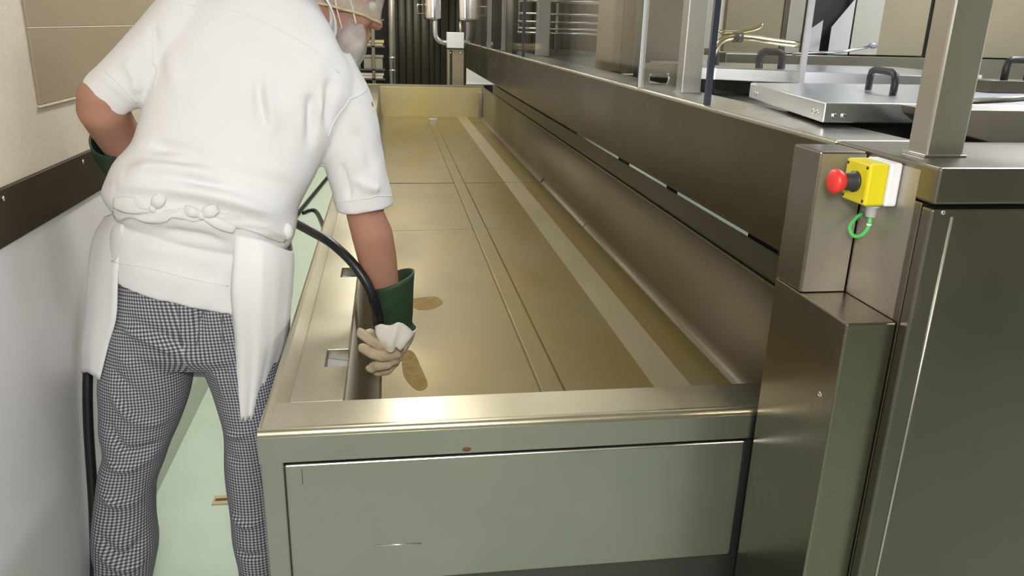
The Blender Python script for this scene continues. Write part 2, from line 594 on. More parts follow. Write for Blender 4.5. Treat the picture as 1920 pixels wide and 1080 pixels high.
# front and left edges with their raised lips
fr = [(VY0, 0.737), (VY0, 0.789)] + [(VY0 + 0.011 - 0.011 * math.cos(t), 0.790 + 0.011 * math.sin(t)) for t in [PI / 2 * k / 8 for k in range(1, 9)]] + [(VY0 + 0.020, 0.7995), (1.415, 0.7985), (1.415, 0.76), (VY0 + 0.05, 0.745), (VY0 + 0.012, 0.737)]
a = [bm.verts.new((LX, p[0], p[1])) for p in fr]
b = [bm.verts.new((1.13, p[0], p[1])) for p in fr]
for i in range(len(fr)):
    j = (i + 1) % len(fr)
    bm.faces.new([a[i], a[j], b[j], b[i]])
bm.faces.new(a[::-1])
bm.faces.new(b)
sweep_y(bm, [(LX, 0.737), (LX, 0.794), (LX + 0.002, 0.799), (LX + 0.007, 0.801), (LX + 0.016, 0.801), (LX + 0.045, 0.788), (LX + 0.046, 0.75), (LX + 0.01, 0.737)], VY0 + 0.012, VY1)
NOTCH = ((1.578, 1.672), (2.205, 2.300), (3.2, 3.3), (4.6, 4.7), (6.2, 6.3))
poly = [(LX + 0.045, 1.4152), (-0.100, 1.4152)]
for y0, y1 in NOTCH:
    poly += [(-0.100, y0), (-0.147, y0), (-0.147, y1), (-0.100, y1)]
poly += [(-0.100, VY1), (LX + 0.045, VY1)]
prism(bm, poly, 0.76, 0.7985)
box(bm, (LX, VY1 - 0.05, 0.737), (1.13, VY1, 0.803))
obj('rim', bm, 'vat_rim', vat, 0.0012)
for y0, y1 in NOTCH:
    bm = bmesh.new()
    v = [bm.verts.new(p) for p in ((-0.1465, y0 + .001, 0.772), (-0.097, y0 + .001, 0.762), (-0.097, y1 - .001, 0.766), (-0.1465, y1 - .001, 0.776))]
    bm.faces.new(v)
    obj('notch_plate', bm, 'plate_grey', vat, solid=0.003)
# basin
bm = bmesh.new()
sweep_y(bm, [(-0.100, 0.775), (-0.093, 0.60), (-0.086, 0.48), (-0.074, 0.452), (-0.05, 0.438), (-0.04, 0.435)], 1.41, VY1 - 0.05, closed=False)
obj('left_basin_wall', bm, 'vat_wall', vat, smooth=True, solid=0.004)
bm = bmesh.new()
sweep_y(bm, [(1.06, 0.435), (1.075, 0.438), (1.088, 0.452), (1.093, 0.48), (1.098, 0.79)], 1.41, VY1 - 0.05, closed=False)
obj('right_basin_wall', bm, 'vat_wall', vat, smooth=True, solid=0.004)
bx('right_flange', (1.097, 1.41, 0.77), (1.103, VY1 - 0.06, 0.799), 'steel_cabinet', vat)
bx('front_basin_wall', (-0.10, 1.405, 0.43), (1.10, 1.413, 0.775), 'vat_wall', vat)
bx('far_basin_wall', (-0.12, VY1 - 0.055, 0.43), (1.10, VY1 - 0.045, 0.775), 'far_wall', vat)
bx('basin_floor', (-0.05, 1.41, 0.425), (1.07, VY1 - 0.05, FZ), 'vat_floor', vat, 0)
bm = bmesh.new()
sweep_y(bm, [(0.437, FZ - 0.002), (0.446, FZ + 0.007), (0.512, FZ + 0.007), (0.524, FZ - 0.002)], 1.42, 8.9)
obj('drain_rib', bm, 'vat_floor', vat, 0.002)
bx('reflection_strip', (0.805, 1.42, FZ), (0.925, VY1 - 0.06, FZ + 0.0012), 'strip_reflection', vat, 0)  # added strip, paints a bright reflection along the floor
bx('rib_end_plate', (0.44, 8.9, FZ), (0.53, 9.0, FZ + 0.05), 'steel', vat)
for y, r in ((5.46, 0.005), (4.15, 0.0022)):
    tb('weld_seam', [(-0.04, y, FZ - 0.001), (0.4, y + 0.01, FZ - 0.001), (1.06, y + 0.03, FZ - 0.001), (1.095, y + 0.05, 0.47), (1.098, y + 0.1, 0.60)], r, 'seam', vat, 6)


def stain(pts, z, material):
    bm = bmesh.new()
    P = spline(list(pts) + [pts[0]], 6)[:-1]
    c = sum(P, Vector()) / len(P)
    top = [bm.verts.new((p.x, p.y, z)) for p in P]
    low = [bm.verts.new((p.x, p.y, z - 0.002)) for p in P]
    bm.faces.new(top)
    for i in range(len(P)):
        j = (i + 1) % len(P)
        bm.faces.new([low[i], low[j], top[j], top[i]])
    return obj('whey_stain', bm, material, vat)


stain([(0.0243, 2.5167, 0.4355), (0.0652, 2.4899, 0.4355), (0.0868, 2.3560, 0.4355), (0.1012, 2.2266, 0.4355), (0.0736, 2.1916, 0.4355), (0.0489, 2.2315, 0.4355), (0.0277, 2.3200, 0.4355)], 0.4358, 'stain')
stain([(0.0825, 3.0385, 0.4355), (0.1699, 3.0587, 0.4355), (0.1973, 2.9784, 0.4355), (0.1426, 2.9077, 0.4355), (0.0851, 2.9242, 0.4355)], 0.4358, 'stain')
# front
bx('front_panel', (-0.203, VY0 + 0.006, 0.457), (0.69, VY0 + 0.03, 0.728), 'steel_panel', vat, 0.005, 4)
bx('edge_band', (LX + 0.001, VY0 - 0.0012, 0.738), (1.12, VY0 - 0.0002, 0.789), 'steel_panel', vat, 0)
bx('panel_backing', (-0.203, VY0 + 0.03, 0.30), (1.12, VY0 + 0.05, 0.745), 'dark_steel', vat)
bx('lower_panel', (-0.203, VY0 + 0.035, 0.06), (0.69, VY0 + 0.05, 0.456), 'dark_steel', vat)
for x, y in ((LX + 0.002, VY0 + 0.002), (LX + 0.002, 5.2), (LX + 0.002, 9.4), (1.05, VY0 + 0.08), (1.05, 9.4)):
    bx('leg', (x, y, 0.0), (x + 0.04, y + 0.045, 0.74), 'steel_panel', vat, 0.003)
bx('left_skirt', (LX + 0.012, VY0 + 0.047, 0.25), (LX + 0.02, VY1, 0.74), 'steel_panel', vat)
tb('scratch', [(-0.1712, 1.3015, 0.7184), (-0.1711, 1.3015, 0.6869)], 0.0007, 'seam', vat, 6)
tb('scratch', [(-0.0474, 1.3015, 0.5415), (0.0445, 1.3015, 0.5399)], 0.0012, 'steel_bright', vat, 6)
bm = bmesh.new()
ball(bm, (0.1304, 1.2955, 0.7459), (0.009, 0.003, 0.005), seg=12, rings=8)
obj('rust_spot', bm, 'rust', vat, smooth=True)

# ------------------------------------------------------------------ machine beside the vat
PX = 0.78
TZ = 1.322
beam = thing('guard_beam', 'long dark brown steel side beam over the right edge of the vat', 'beam', (PX, 1.3, 1.08))
bx('side_panel', (PX, 1.30, 1.082), (PX + 0.004, 8.4, TZ - 0.004), 'steel_brown', beam, 0.001)
bx('top_ledge', (PX - 0.001, 1.30, TZ - 0.012), (PX + 0.16, 8.4, TZ), 'steel', beam, 0.004)
bx('inner_panel', (PX + 0.156, 1.30, 1.10), (PX + 0.16, 8.4, TZ - 0.004), 'dark_steel', beam, 0)
bx('end_plate', (PX, 8.39, 1.082), (PX + 0.16, 8.4, TZ), 'steel_brown', beam, 0)
bx('bottom_flange', (PX, 1.30, 1.078), (PX + 0.03, 8.4, 1.082), 'steel_brown', beam, 0)

bed = thing('machine_bed', 'dark machine bed below the steel lids on the right', 'machine', (1.4, 1.35, 0.0))
bx('deck', (PX + 0.165, 1.33, 1.19), (1.95, 8.3, 1.27), 'dark_steel', bed)
for x, y in ((1.5, 1.6), (1.85, 1.6), (1.5, 5.0), (1.85, 5.0), (1.5, 8.0), (1.85, 8.0)):
    bx('leg', (x, y, 0.0), (x + 0.06, y + 0.06, 1.19), 'dark_steel', bed)
splash = thing('splash_plate', 'dark steel plate standing in the gap between vat and side beam', 'plate', (1.108, 1.42, 0.0))
bm = bmesh.new()
box(bm, (1.106, 1.42, 0.0), (1.110, 8.6, 0.888))
obj('sheet', bm, 'steel_dim', splash)

# control cabinet with its column
cab = thing('control_cabinet', 'tall stainless control cabinet in the right foreground with a notched column', 'cabinet', (1.2, 1.15, 0.0))
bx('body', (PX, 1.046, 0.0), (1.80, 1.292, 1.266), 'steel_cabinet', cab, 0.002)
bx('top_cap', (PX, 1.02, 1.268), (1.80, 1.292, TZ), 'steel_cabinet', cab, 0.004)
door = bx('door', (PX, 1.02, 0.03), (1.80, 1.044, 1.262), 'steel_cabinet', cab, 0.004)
tb('door_crease', [(0.815, 1.0195, 1.25), (0.813, 1.0195, 0.8), (0.811, 1.0195, 0.05)], 0.002, 'steel', door, 8)
bm = bmesh.new()
ball(bm, (0.798, 1.019, 1.257), (0.004, 0.002, 0.004), seg=10, rings=6)
obj('door_stud', bm, 'steel_bright', door, smooth=True)
bx('lower_column', (0.694, 1.046, 0.0), (PX - 0.001, 1.285, 1.075), 'steel_column', cab, 0.003)
bx('upper_column', (0.694, 1.197, 1.0755), (PX - 0.003, 1.285, 1.318), 'steel_column', cab, 0.0035)
bx('notch_lit_face', (0.698, 1.1955, 1.077), (PX - 0.004, 1.1975, 1.314), 'steel_notch', cab, 0)  # added thin sheet, paler than the column to paint in its lit side
bx('back_plate', (PX - 0.001, 1.06, 1.076), (PX, 1.195, TZ - 0.01), 'steel_notch', cab, 0)  # paler steel here too, light on the notch side painted in
bm = bmesh.new()
ball(bm, (0.6940, 1.0870, 0.9343), (0.001, 0.006, 0.005), seg=12, rings=6)
obj('drip_mark', bm, 'steel_bright', cab, smooth=True)

# emergency stop
es = thing('emergency_stop', 'yellow emergency stop box with a red mushroom button on the cabinet', 'emergency stop', (PX, 1.135, 1.282))
EY0, EY1, EZ0, EZ1 = 1.100, 1.168, 1.247, 1.315
bx('base', (PX - 0.022, EY0, EZ0), (PX - 0.0015, EY1, EZ1), 'grey_plastic', es, 0.004)
cov = bx('cover', (PX - 0.056, EY0 + 0.001, EZ0 + 0.001), (PX - 0.0225, EY1 - 0.001, EZ1 - 0.001), 'yellow', es, 0.004)
for y, z in ((EY0 + 0.007, EZ0 + 0.008), (EY0 + 0.007, EZ1 - 0.008), (EY1 - 0.007, EZ0 + 0.008), (EY1 - 0.007, EZ1 - 0.008)):
    tb('screw', [(PX - 0.0555, y, z), (PX - 0.0568, y, z)], 0.0025, 'black_plastic', cov, 10)
ec = ((EY0 + EY1) / 2, (EZ0 + EZ1) / 2)
bm = bmesh.new()
tube(bm, [(PX - 0.056, *ec), (PX - 0.060, *ec), (PX - 0.060, *ec), (PX - 0.078, *ec)], [0.0165, 0.0165, 0.0145, 0.0135], 28)
obj('collar', bm, 'black_plastic', es, smooth=True)
bm = bmesh.new()
tube(bm, [(PX - 0.076, *ec), (PX - 0.082, *ec), (PX - 0.088, *ec), (PX - 0.093, *ec), (PX - 0.097, *ec), (PX - 0.0985, *ec)],
     [0.013, 0.0165, 0.0195, 0.0195, 0.015, 0.007], 32)
obj('button', bm, 'red', es, smooth=True)
bm = bmesh.new()
tube(bm, [(PX - 0.022, EY0 + 0.03, EZ0), (PX - 0.022, EY0 + 0.03, EZ0 - 0.006), (PX - 0.022, EY0 + 0.03, EZ0 - 0.0061), (PX - 0.022, EY0 + 0.03, EZ0 - 0.022)], [0.0115, 0.0115, 0.009, 0.008], 12)
obj('cable_gland', bm, 'grey_plastic', es, smooth=True)
tb('cable', [(PX - 0.022, EY0 + 0.03, EZ0 - 0.018), (PX - 0.022, EY0 + 0.031, EZ0 - 0.040), (PX - 0.026, EY0 + 0.040, EZ0 - 0.056), (PX - 0.030, EY0 + 0.055, EZ0 - 0.060),
             (PX - 0.028, EY0 + 0.072, EZ0 - 0.050), (PX - 0.012, EY0 + 0.082, EZ0 - 0.036), (PX - 0.001, EY0 + 0.084, EZ0 - 0.030)], 0.0032, 'green_cable', es, 10, 6)
tb('cable_tie', [(PX - 0.022, EY0 + 0.0302, EZ0 - 0.034), (PX - 0.022, EY0 + 0.0305, EZ0 - 0.0365)], 0.0042, 'grey_plastic', es, 10)


def post(label, lo, hi, group=None, mat_='post_steel'):
    p = thing('guard_post', label, 'post', (lo[0], lo[1], lo[2]), group)
    bx('upright', lo, hi, mat_, p, 0.004)
    bx('base_weld', (lo[0] - 0.004, lo[1] - 0.004, lo[2]), (hi[0] + 0.004, hi[1] + 0.004, lo[2] + 0.004), 'steel_bright', p, 0.001)
    return p


post('square steel post on top of the cabinet, nearest of the posts', (0.825, 1.118, TZ), (0.890, 1.166, 2.6), None, 'steel')
post('square steel post behind the near clear pane, left of the slotted plate', (0.852, 2.28, TZ), (0.912, 2.33, 2.6))
post('thin bright steel post halfway along the ledge', (0.905, 4.95, TZ), (0.982, 5.02, 2.6))
post('dull grey steel post left of the thin bright post', (0.80, 5.75, TZ), (0.85, 5.8, 2.6))

# clear guard panes on the ledge
for lab, y0, y1, edge in (('clear guard pane nearest the camera with a dark blue end edge', 1.915, 2.455, 'pane_edge'),
                          ('long clear guard pane left of the dark mullion', 2.475, 4.72, 'pane_edge'),
                          ('far clear guard pane beyond the thin bright post', 4.75, 8.3, 'pane_edge')):
    g = thing('clear_screen', lab, 'glass pane', (PX + 0.01, y0, TZ))
    bx('sheet', (PX + 0.004, y0 + 0.008, TZ + 0.0005), (PX + 0.014, y1, 2.3), 'glass', g, 0)
    bx('edge_strip', (PX - 0.001, y0 - 0.001, TZ + 0.0005), (PX + 0.016, y0 + 0.007, 2.3), edge, g, 0.001)
    if y0 > 2.4 and y0 < 3:
        bx('edge_strip', (PX - 0.001, y0 - 0.014, TZ + 0.0005), (PX + 0.014, y0 - 0.003, 2.3), 'pane_edge_pale', g, 0.001)
    if y0 > 4:
        for q, (ym, m_) in enumerate(((5.25, 'dark_steel'), (5.55, 'steel_cabinet'), (6.2, 'dark_steel'), (6.6, 'post_steel'), (7.05, 'dark_steel'), (7.5, 'steel_cabinet'), (7.9, 'dark_steel'))):
            bx('mullion', (PX + 0.016, ym, TZ + 0.0005), (PX + 0.05 + 0.012 * (q % 3), ym + 0.02, 2.3), m_, g, 0.001)
g = thing('clear_side_screen', 'narrow clear pane with a pale edge standing behind the near steel lid', 'glass pane', (1.15, 2.15, 1.271))
bx('sheet', (1.15, 2.158, 1.271), (1.16, 2.75, 2.3), 'glass', g, 0)
bx('edge_strip', (1.147, 2.146, 1.271), (1.163, 2.157, 2.3), 'pane_edge_pale', g, 0.001)

# slotted plate and white bracket sheets beyond the near pane
sl = thing('slotted_plate', 'grey steel plate with a rounded slot behind the near clear pane', 'plate', (0.86, 2.60, 1.271))
bm = bmesh.new()
x0, x1, z0, z1, y = 0.835, 0.99, 1.271, 1.392, 2.62
sx0, sx1, sz0, sz1 = 0.865, 0.930, 1.326, 1.358
box(bm, (x0, y, z0), (sx0, y + 0.004, z1))
box(bm, (sx1, y, z0), (x1, y + 0.004, z1))
box(bm, (sx0, y, z0), (sx1, y + 0.004, sz0))
box(bm, (sx0, y, sz1), (sx1, y + 0.004, z1))
obj('sheet', bm, 'steel_notch', sl)
rim_pts = []
for cx, cz, a0 in ((sx1 - .008, sz1 - .008, 0), (sx0 + .008, sz1 - .008, 90), (sx0 + .008, sz0 + .008, 180), (sx1 - .008, sz0 + .008, 270)):
    for k in range(5):
        t = math.radians(a0 + k * 22.5)
        rim_pts.append((cx + 0.009 * math.cos(t), y, cz + 0.009 * math.sin(t)))
tb('slot_rim', rim_pts + rim_pts[:1], 0.0028, 'steel_bright', sl, 8)

# lids of the moulding trays
def handle(parent, p0, p1, h, r=0.009):
    p0, p1 = Vector(p0), Vector(p1)
    u = Vector((0, 0, h))
    e = (p1 - p0) * 0.16
    pts = [p0, p0 + u * 0.6, p0 + u * 0.9 + e * 0.25, p0 + u + e, p1 + u - e, p1 + u * 0.9 - e * 0.25, p1 + u * 0.6, p1]
    return tb('handle', pts, r, 'black_plastic', parent, 12)


def screws(parent, pts, nrm):
    for p in pts:
        bm = bmesh.new()
        tube(bm, [Vector(p), Vector(p) + Vector(nrm) * 0.003], [0.006, 0.004], 10)
        obj('screw', bm, 'steel_bright', parent, smooth=True)


l1 = thing('tray_lid', 'near satin steel tray lid with one black handle beside the big post', 'lid', (1.2, 1.7, 1.271))
bm = bmesh.new()
prism(bm, [(0.862, 1.497), (1.62, 1.49), (1.72, 2.14), (0.962, 2.06)], 1.330, 1.370)
obj('top', bm, 'lid', l1, 0.003)
bx('support_block', (1.02, 1.62, 1.271), (1.5, 1.95, 1.33), 'dark_steel', l1, 0.002)
handle(l1, (1.1918, 1.8767, 1.3700), (1.1441, 1.7019, 1.3700), 0.050, 0.0085)
screws(l1, [(0.885, 1.4965, 1.345), (0.905, 1.4963, 1.345)], (0, -1, 0))
screws(l1, [(0.868, 1.53, 1.347), (0.872, 1.553, 1.347), (0.952, 2.0, 1.347), (0.949, 1.98, 1.347)], (-1, 0.18, 0))
l2 = thing('tray_lid', 'far satin steel tray lid with two black handles behind the near lid', 'lid', (1.4, 2.9, 1.271))
bm = bmesh.new()
prism(bm, [(0.9773, 2.9728, 1.3700), (1.8580, 2.6049, 1.3700), (2.2, 2.75), (2.2, 3.3), (1.12, 3.4)], 1.325, 1.370)
obj('top', bm, 'lid', l2, 0.003)
bx('support_block', (1.15, 2.95, 1.271), (1.9, 3.2, 1.325), 'dark_steel', l2, 0.002)
handle(l2, (1.395, 2.93, 1.37), (1.475, 2.91, 1.37), 0.06, 0.014)
handle(l2, (1.300, 3.12, 1.37), (1.215, 3.14, 1.37), 0.05, 0.013)
screws(l2, [(1.2262, 2.9300, 1.3558)], (0, -1, 0))

tr = thing('moulding_trough', 'rounded grey steel trough under the near lid behind the big post', 'trough', (1.5, 1.5, 1.27))
bm = bmesh.new()
pr = [(1.45 + 0.45 * math.cos(t), 1.372 - 0.085 * math.sin(t)) for t in [PI * k / 16 for k in range(17)]]
a = [bm.verts.new((p[0], 1.46, p[1])) for p in pr]
b = [bm.verts.new((p[0], 1.36, p[1])) for p in pr]
for i in range(16):
    bm.faces.new([a[i], a[i + 1], b[i + 1], b[i]])
bm.faces.new(a)
bm.faces.new(b[::-1])
bm.faces.new([a[0], a[16], b[16], b[0]])
obj('shell', bm, 'steel_notch', tr, 0.002)
bm = bmesh.new()
tube(bm, [(1.02, 1.36, 1.385), (1.16, 1.36, 1.392), (1.3, 1.36, 1.405), (1.45, 1.36, 1.412)], 0.006, 10)
obj('rolled_edge', bm, 'steel_bright', tr, smooth=True)
hh = thing('grab_handle', 'black grab handle at the right edge of the picture above the trough', 'handle', (1.5574, 1.8720, 1.4000))
handle(hh, (1.5613, 1.8729, 1.4000), (1.6457, 1.8944, 1.4000), 0.05, 0.009)
bx('foot_plate', (1.50, 1.84, 1.3705), (1.72, 1.92, 1.40), 'steel_cabinet', hh, 0.002)

# enclosure behind the lids
enc = thing('steel_enclosure', 'khaki steel enclosure with dark door gaps behind the lids', 'enclosure', (2.4, 3.6, 0.0))
bx('carcass', (1.96, 3.64, 0.0), (3.4, 4.0, 2.6), 'dark', enc, 0)
for x0, x1, m_ in ((1.53, 1.80, 'khaki_steel'), (2.295, 2.535, 'khaki_steel'), (2.575, 2.76, 'khaki_steel'), (2.79, 3.39, 'khaki_steel')):
    bx('door', (x0, 3.60, 1.41), (x1, 3.64, 2.55), m_, enc, 0.003)
bx('mullion', (1.825, 3.59, 1.41), (1.90, 3.64, 2.55), 'steel', enc, 0.003)
bx('mullion', (2.14, 3.57, 1.41), (2.28, 3.64, 2.55), 'steel', enc, 0.003)
bx('sill', (1.52, 3.54, 1.275), (3.4, 3.64, 1.405), 'steel_cabinet', enc, 0.003)
for pts in ([(1.905, 3.58, 1.42), (1.99, 3.58, 1.42), (1.99, 3.58, 1.56), (1.905, 3.58, 1.50)],
            [(2.03, 3.57, 1.41), (2.13, 3.57, 1.41), (2.13, 3.57, 1.66), (2.03, 3.57, 1.53)]):
    bm = bmesh.new()
    bm.faces.new([bm.verts.new(p) for p in pts])
    obj('angled_plate', bm, 'steel_bright', enc, solid=0.006)

pipe = thing('brass_pipe', 'bent brassy pipe with a valve above the far lid', 'pipe', (1.4, 3.0, 1.37))
tb('run', [(1.235, 3.02, 1.375), (1.24, 3.0, 1.43), (1.262, 3.0, 1.462), (1.30, 3.0, 1.478), (1.38, 3.0, 1.476), (1.47, 3.0, 1.466), (1.58, 3.0, 1.457)], 0.013, 'brass', pipe, 14, 4)
tb('valve_lever', [(1.24, 3.0, 1.495), (1.34, 3.0, 1.500), (1.40, 2.99, 1.515), (1.415, 2.99, 1.528)], 0.008, 'brass', pipe, 10, 3)
tb('clamp', [(1.31, 3.0, 1.478), (1.345, 3.0, 1.477)], 0.018, 'dark_steel', pipe, 14)
rod = thing('spray_rod', 'thin steel rod with a cloudy knob resting on the sill behind the lids', 'rod', (1.95, 3.3, 1.41))
tb('shaft', [(1.80, 3.46, 1.41), (2.0, 3.4, 1.425), (2.10, 3.36, 1.45)], 0.006, 'steel_bright', rod, 10)
bm = bmesh.new()
ball(bm, (2.12, 3.355, 1.458), (0.024, 0.014, 0.014), seg=14, rings=10)
obj('knob', bm, 'plate_grey', rod, smooth=True)

# things behind the long pane, seen through it
kp = thing('khaki_locker', 'khaki steel locker behind the long clear pane', 'locker', (1.5, 5.2, 0.0))
bx('body', (1.16, 4.2, 1.271), (1.42, 4.5, 2.5), 'khaki_steel', kp, 0.004)
bx('front_strip', (1.165, 4.185, 1.28), (1.215, 4.199, 2.5), 'khaki_steel', kp, 0.004)
gp = thing('grey_door_panel', 'dull grey steel panel left of the dark mullion behind the long pane', 'panel', (1.1, 3.4, 1.271))
bx('sheet', (1.06, 3.45, 1.271), (1.30, 3.47, 2.5), 'steel_cabinet', gp, 0.003)
bx('latch', (1.00, 3.40, 1.276), (1.05, 3.43, 1.315), 'steel', gp, 0.006)
wr = thing('wire_shelf', 'bright wire shelf seen through the pane beside the thin post', 'shelf', (1.5, 7.0, 1.271))
for z in (1.44, 1.475, 1.53, 1.595, 1.70):
    bm = bmesh.new()
    for yy in (6.95, 7.1, 7.25):
        tube(bm, [(1.1, yy, z), (1.95, yy, z)], 0.009, 8)
    obj('shelf_tier', bm, 'steel_bright', wr, smooth=True)
for x in (1.15, 1.5, 1.9):
    tb('upright', [(x, 7.27, 1.271), (x, 7.27, 2.2)], 0.012, 'steel_bright', wr, 10)

# ------------------------------------------------------------------ far end of the room
fp = thing('strip_curtain', 'dark smoked strip curtain hanging at the far end of the room', 'curtain', (1.2, 10.75, 0.0))
bx('header', (0.05, 10.72, 2.5), (3.3, 10.8, 2.6), 'steel', fp)
random.seed(3)
x = 0.06
k = 0
while x < 2.5:
    w = random.uniform(0.07, 0.13)
    bm = bmesh.new()
    yy = 10.74 + (k % 2) * 0.012
    n = 6
    a = [bm.verts.new((x + w * i / n, yy - 0.012 * math.sin(PI * i / n), 0.02)) for i in range(n + 1)]
    b = [bm.verts.new((x + w * i / n, yy - 0.012 * math.sin(PI * i / n), 2.5)) for i in range(n + 1)]
    for i in range(n):
        bm.faces.new([a[i], a[i + 1], b[i + 1], b[i]])
    obj('strip', bm, 'strip', fp, smooth=True, solid=0.003)
    x += w * 0.97
    k += 1

pole = thing('floor_pole', 'greenish steel pole rising behind the far end of the vat', 'pole', (0.06, 10.2, 0.0))
tb('tube', [(0.06, 10.2, 0.0), (0.065, 10.2, 2.95)], 0.045, 'steel_panel', pole, 18)
for z in (1.07, 0.92):
    tb('ring', [(0.06, 10.2, z), (0.06, 10.2, z + 0.015)], 0.05, 'steel_bright', pole, 18)

rack = thing('storage_rack', 'dark open storage rack behind the head of the worker at the far end', 'rack', (-0.3, 10.4, 0.0))
for x in (-0.62, -0.17):
    bx('upright', (x - 0.02, 10.25, 0.0), (x + 0.02, 10.29, 2.2), 'steel_cabinet', rack, 0.002)
    bx('upright', (x - 0.02, 10.75, 0.0), (x + 0.02, 10.79, 2.2), 'steel_cabinet', rack, 0.002)
for z in (0.80, 0.915, 1.19, 1.5):
    bx('shelf', (-0.66, 10.25, z), (-0.03, 10.79, z + 0.02), 'dark_steel', rack, 0.002)


def crate(name, label, lo, hi, material, cat='crate'):
    t = thing(name, label, cat, ((lo[0] + hi[0]) / 2, (lo[1] + hi[1]) / 2, lo[2]))
    x0, y0, z0 = lo
    x1, y1, z1 = hi
    bm = bmesh.new()
    w = 0.012
    box(bm, (x0, y0, z0), (x1, y1, z0 + w))
    box(bm, (x0, y0, z0 + w), (x0 + w, y1, z1))
    box(bm, (x1 - w, y0, z0 + w), (x1, y1, z1))
    box(bm, (x0 + w, y0, z0 + w), (x1 - w, y0 + w, z1))
    box(bm, (x0 + w, y1 - w, z0 + w), (x1 - w, y1, z1))
    obj('shell', bm, material, t, 0.003)
    bm = bmesh.new()
    w2 = 0.012
    box(bm, (x0 - w2, y0 - w2, z1 - 0.03), (x1 + w2, y0, z1))
    box(bm, (x0 - w2, y1, z1 - 0.03), (x1 + w2, y1 + w2, z1))
    box(bm, (x0 - w2, y0, z1 - 0.03), (x0, y1, z1))
    box(bm, (x1, y0, z1 - 0.03), (x1 + w2, y1, z1))
    obj('lip', bm, material, t, 0.003)
    return t


crate('storage_crate', 'grey green crate on the rack shelf beside the beard net', (-0.62, 10.3, 0.936), (-0.33, 10.7, 1.12), 'bin_green')
crate('storage_crate', 'grey crate on the rack right of the green crate', (-0.29, 10.3, 0.936), (-0.06, 10.7, 1.10), 'bin_grey')
crate('storage_tray', 'cream tray standing on the upper rack shelf behind the worker', (-0.36, 10.3, 1.211), (-0.05, 10.7, 1.275), 'bin_cream', 'tray')
crate('storage_tray', 'pale tray on the lowest visible rack shelf', (-0.55, 10.3, 0.821), (-0.06, 10.7, 0.885), 'lining', 'tray')

# hanging cylinders with their bent pipe
cy = thing('steel_canister_pair', 'two polished steel canisters joined by a bent pipe above the vat end', 'canisters', (0.75, 10.2, 1.25))
for x, r in ((0.56, 0.115), (0.955, 0.095)):
    bm = bmesh.new()
    tube(bm, [(x, 10.2, 1.535), (x, 10.2, 1.55), (x, 10.2, 1.56), (x, 10.2, 2.95)], [r * 0.9, r, r, r], 28)
    obj('canister', bm, 'steel_bright', cy, smooth=True)
tb('pipe', [(0.585, 10.2, 1.54), (0.585, 10.2, 1.40), (0.60, 10.2, 1.33), (0.65, 10.2, 1.283), (0.73, 10.2, 1.268), (0.85, 10.2, 1.268), (0.96, 10.2, 1.283), (1.01, 10.2, 1.29)], 0.036, 'steel_bright', cy, 14, 4)
tb('pipe', [(0.90, 10.2, 1.54), (0.90, 10.2, 1.28)], 0.03, 'steel_cabinet', cy, 14)
tb('handle', [(0.45, 10.15, 1.60), (0.37, 10.12, 1.60), (0.37, 10.12, 1.70), (0.45, 10.15, 1.70)], 0.008, 'brass', cy, 8)
fpz = thing('steel_stand', 'narrow grey steel stand with a bracket box behind the far vat rim', 'stand', (0.83, 10.1, 0.0))
bx('column', (0.725, 10.05, 0.0), (0.93, 10.15, 1.20), 'khaki_steel', fpz, 0.004)
bx('groove', (0.755, 10.045, 0.3), (0.785, 10.05, 1.18), 'dark', fpz, 0)
bx('bracket_box', (0.72, 10.0, 1.21), (0.925, 10.15, 1.395), 'panel_pale', fpz, 0.006)
for x in (0.765, 0.885):
    bm = bmesh.new()
    ball(bm, (x, 10.045, 1.155), 0.012, seg=10, rings=6)
    obj('bolt', bm, 'brass', fpz, smooth=True)
ga = thing('end_panel', 'light grey steel panel standing at the far right corner of the vat', 'panel', (1.05, 9.9, 0.0))
bx('sheet', (0.93, 9.72, 0.805), (1.30, 9.74, 1.30), 'panel_pale', ga, 0.002)
bx('foot', (0.92, 9.70, 0.80), (1.31, 9.76, 0.812), 'steel_bright', ga, 0.002)
bx('stay', (1.27, 9.745, 0.0), (1.30, 9.78, 1.30), 'steel', ga, 0.002)

# ------------------------------------------------------------------ the worker
per = thing('person', 'person in white short sleeved shirt, apron and checked trousers bending over the vat', 'person', (-0.5, 1.9, 0.0))

# body: one continuous surface
bm = bmesh.new()
limb(bm, [(-0.4597, 1.9300, 0.8922), (-0.4336, 1.9400, 1.0370), (-0.3401, 1.9700, 1.2996), (-0.2785, 1.9900, 1.4389)], [0.125, 0.12, 0.125, 0.11])
limb(bm, [(-0.2785, 1.9900, 1.4389), (-0.1868, 2.0300, 1.5209), (-0.1507, 2.0600, 1.5224)], [0.09, 0.062, 0.058])
limb(bm, [(-0.3031, 1.9900, 1.4324), (-0.4142, 1.9700, 1.4711), (-0.4723, 1.9600, 1.4662)], [0.09, 0.07, 0.054])
limb(bm, [(-0.2790, 1.9900, 1.4329), (-0.1600, 1.9900, 1.3747), (-0.0939, 1.9800, 1.2954)], [0.09, 0.075, 0.062])
limb(bm, [(-0.4723, 1.9600, 1.4662), (-0.5501, 1.9400, 1.3938), (-0.6260, 1.9200, 1.3221)], [0.052, 0.048, 0.047])
limb(bm, [(-0.6365, 1.9200, 1.3184), (-0.6384, 1.9300, 1.2940), (-0.6432, 2.0000, 1.2461), (-0.6541, 2.1000, 1.1622), (-0.6608, 2.1600, 1.0999)], [0.049, 0.054, 0.053, 0.040, 0.036])
limb(bm, [(-0.0939, 1.9800, 1.2954), (-0.0767, 1.9850, 1.1720), (-0.0680, 1.9900, 1.0426)], [0.062, 0.054, 0.046])
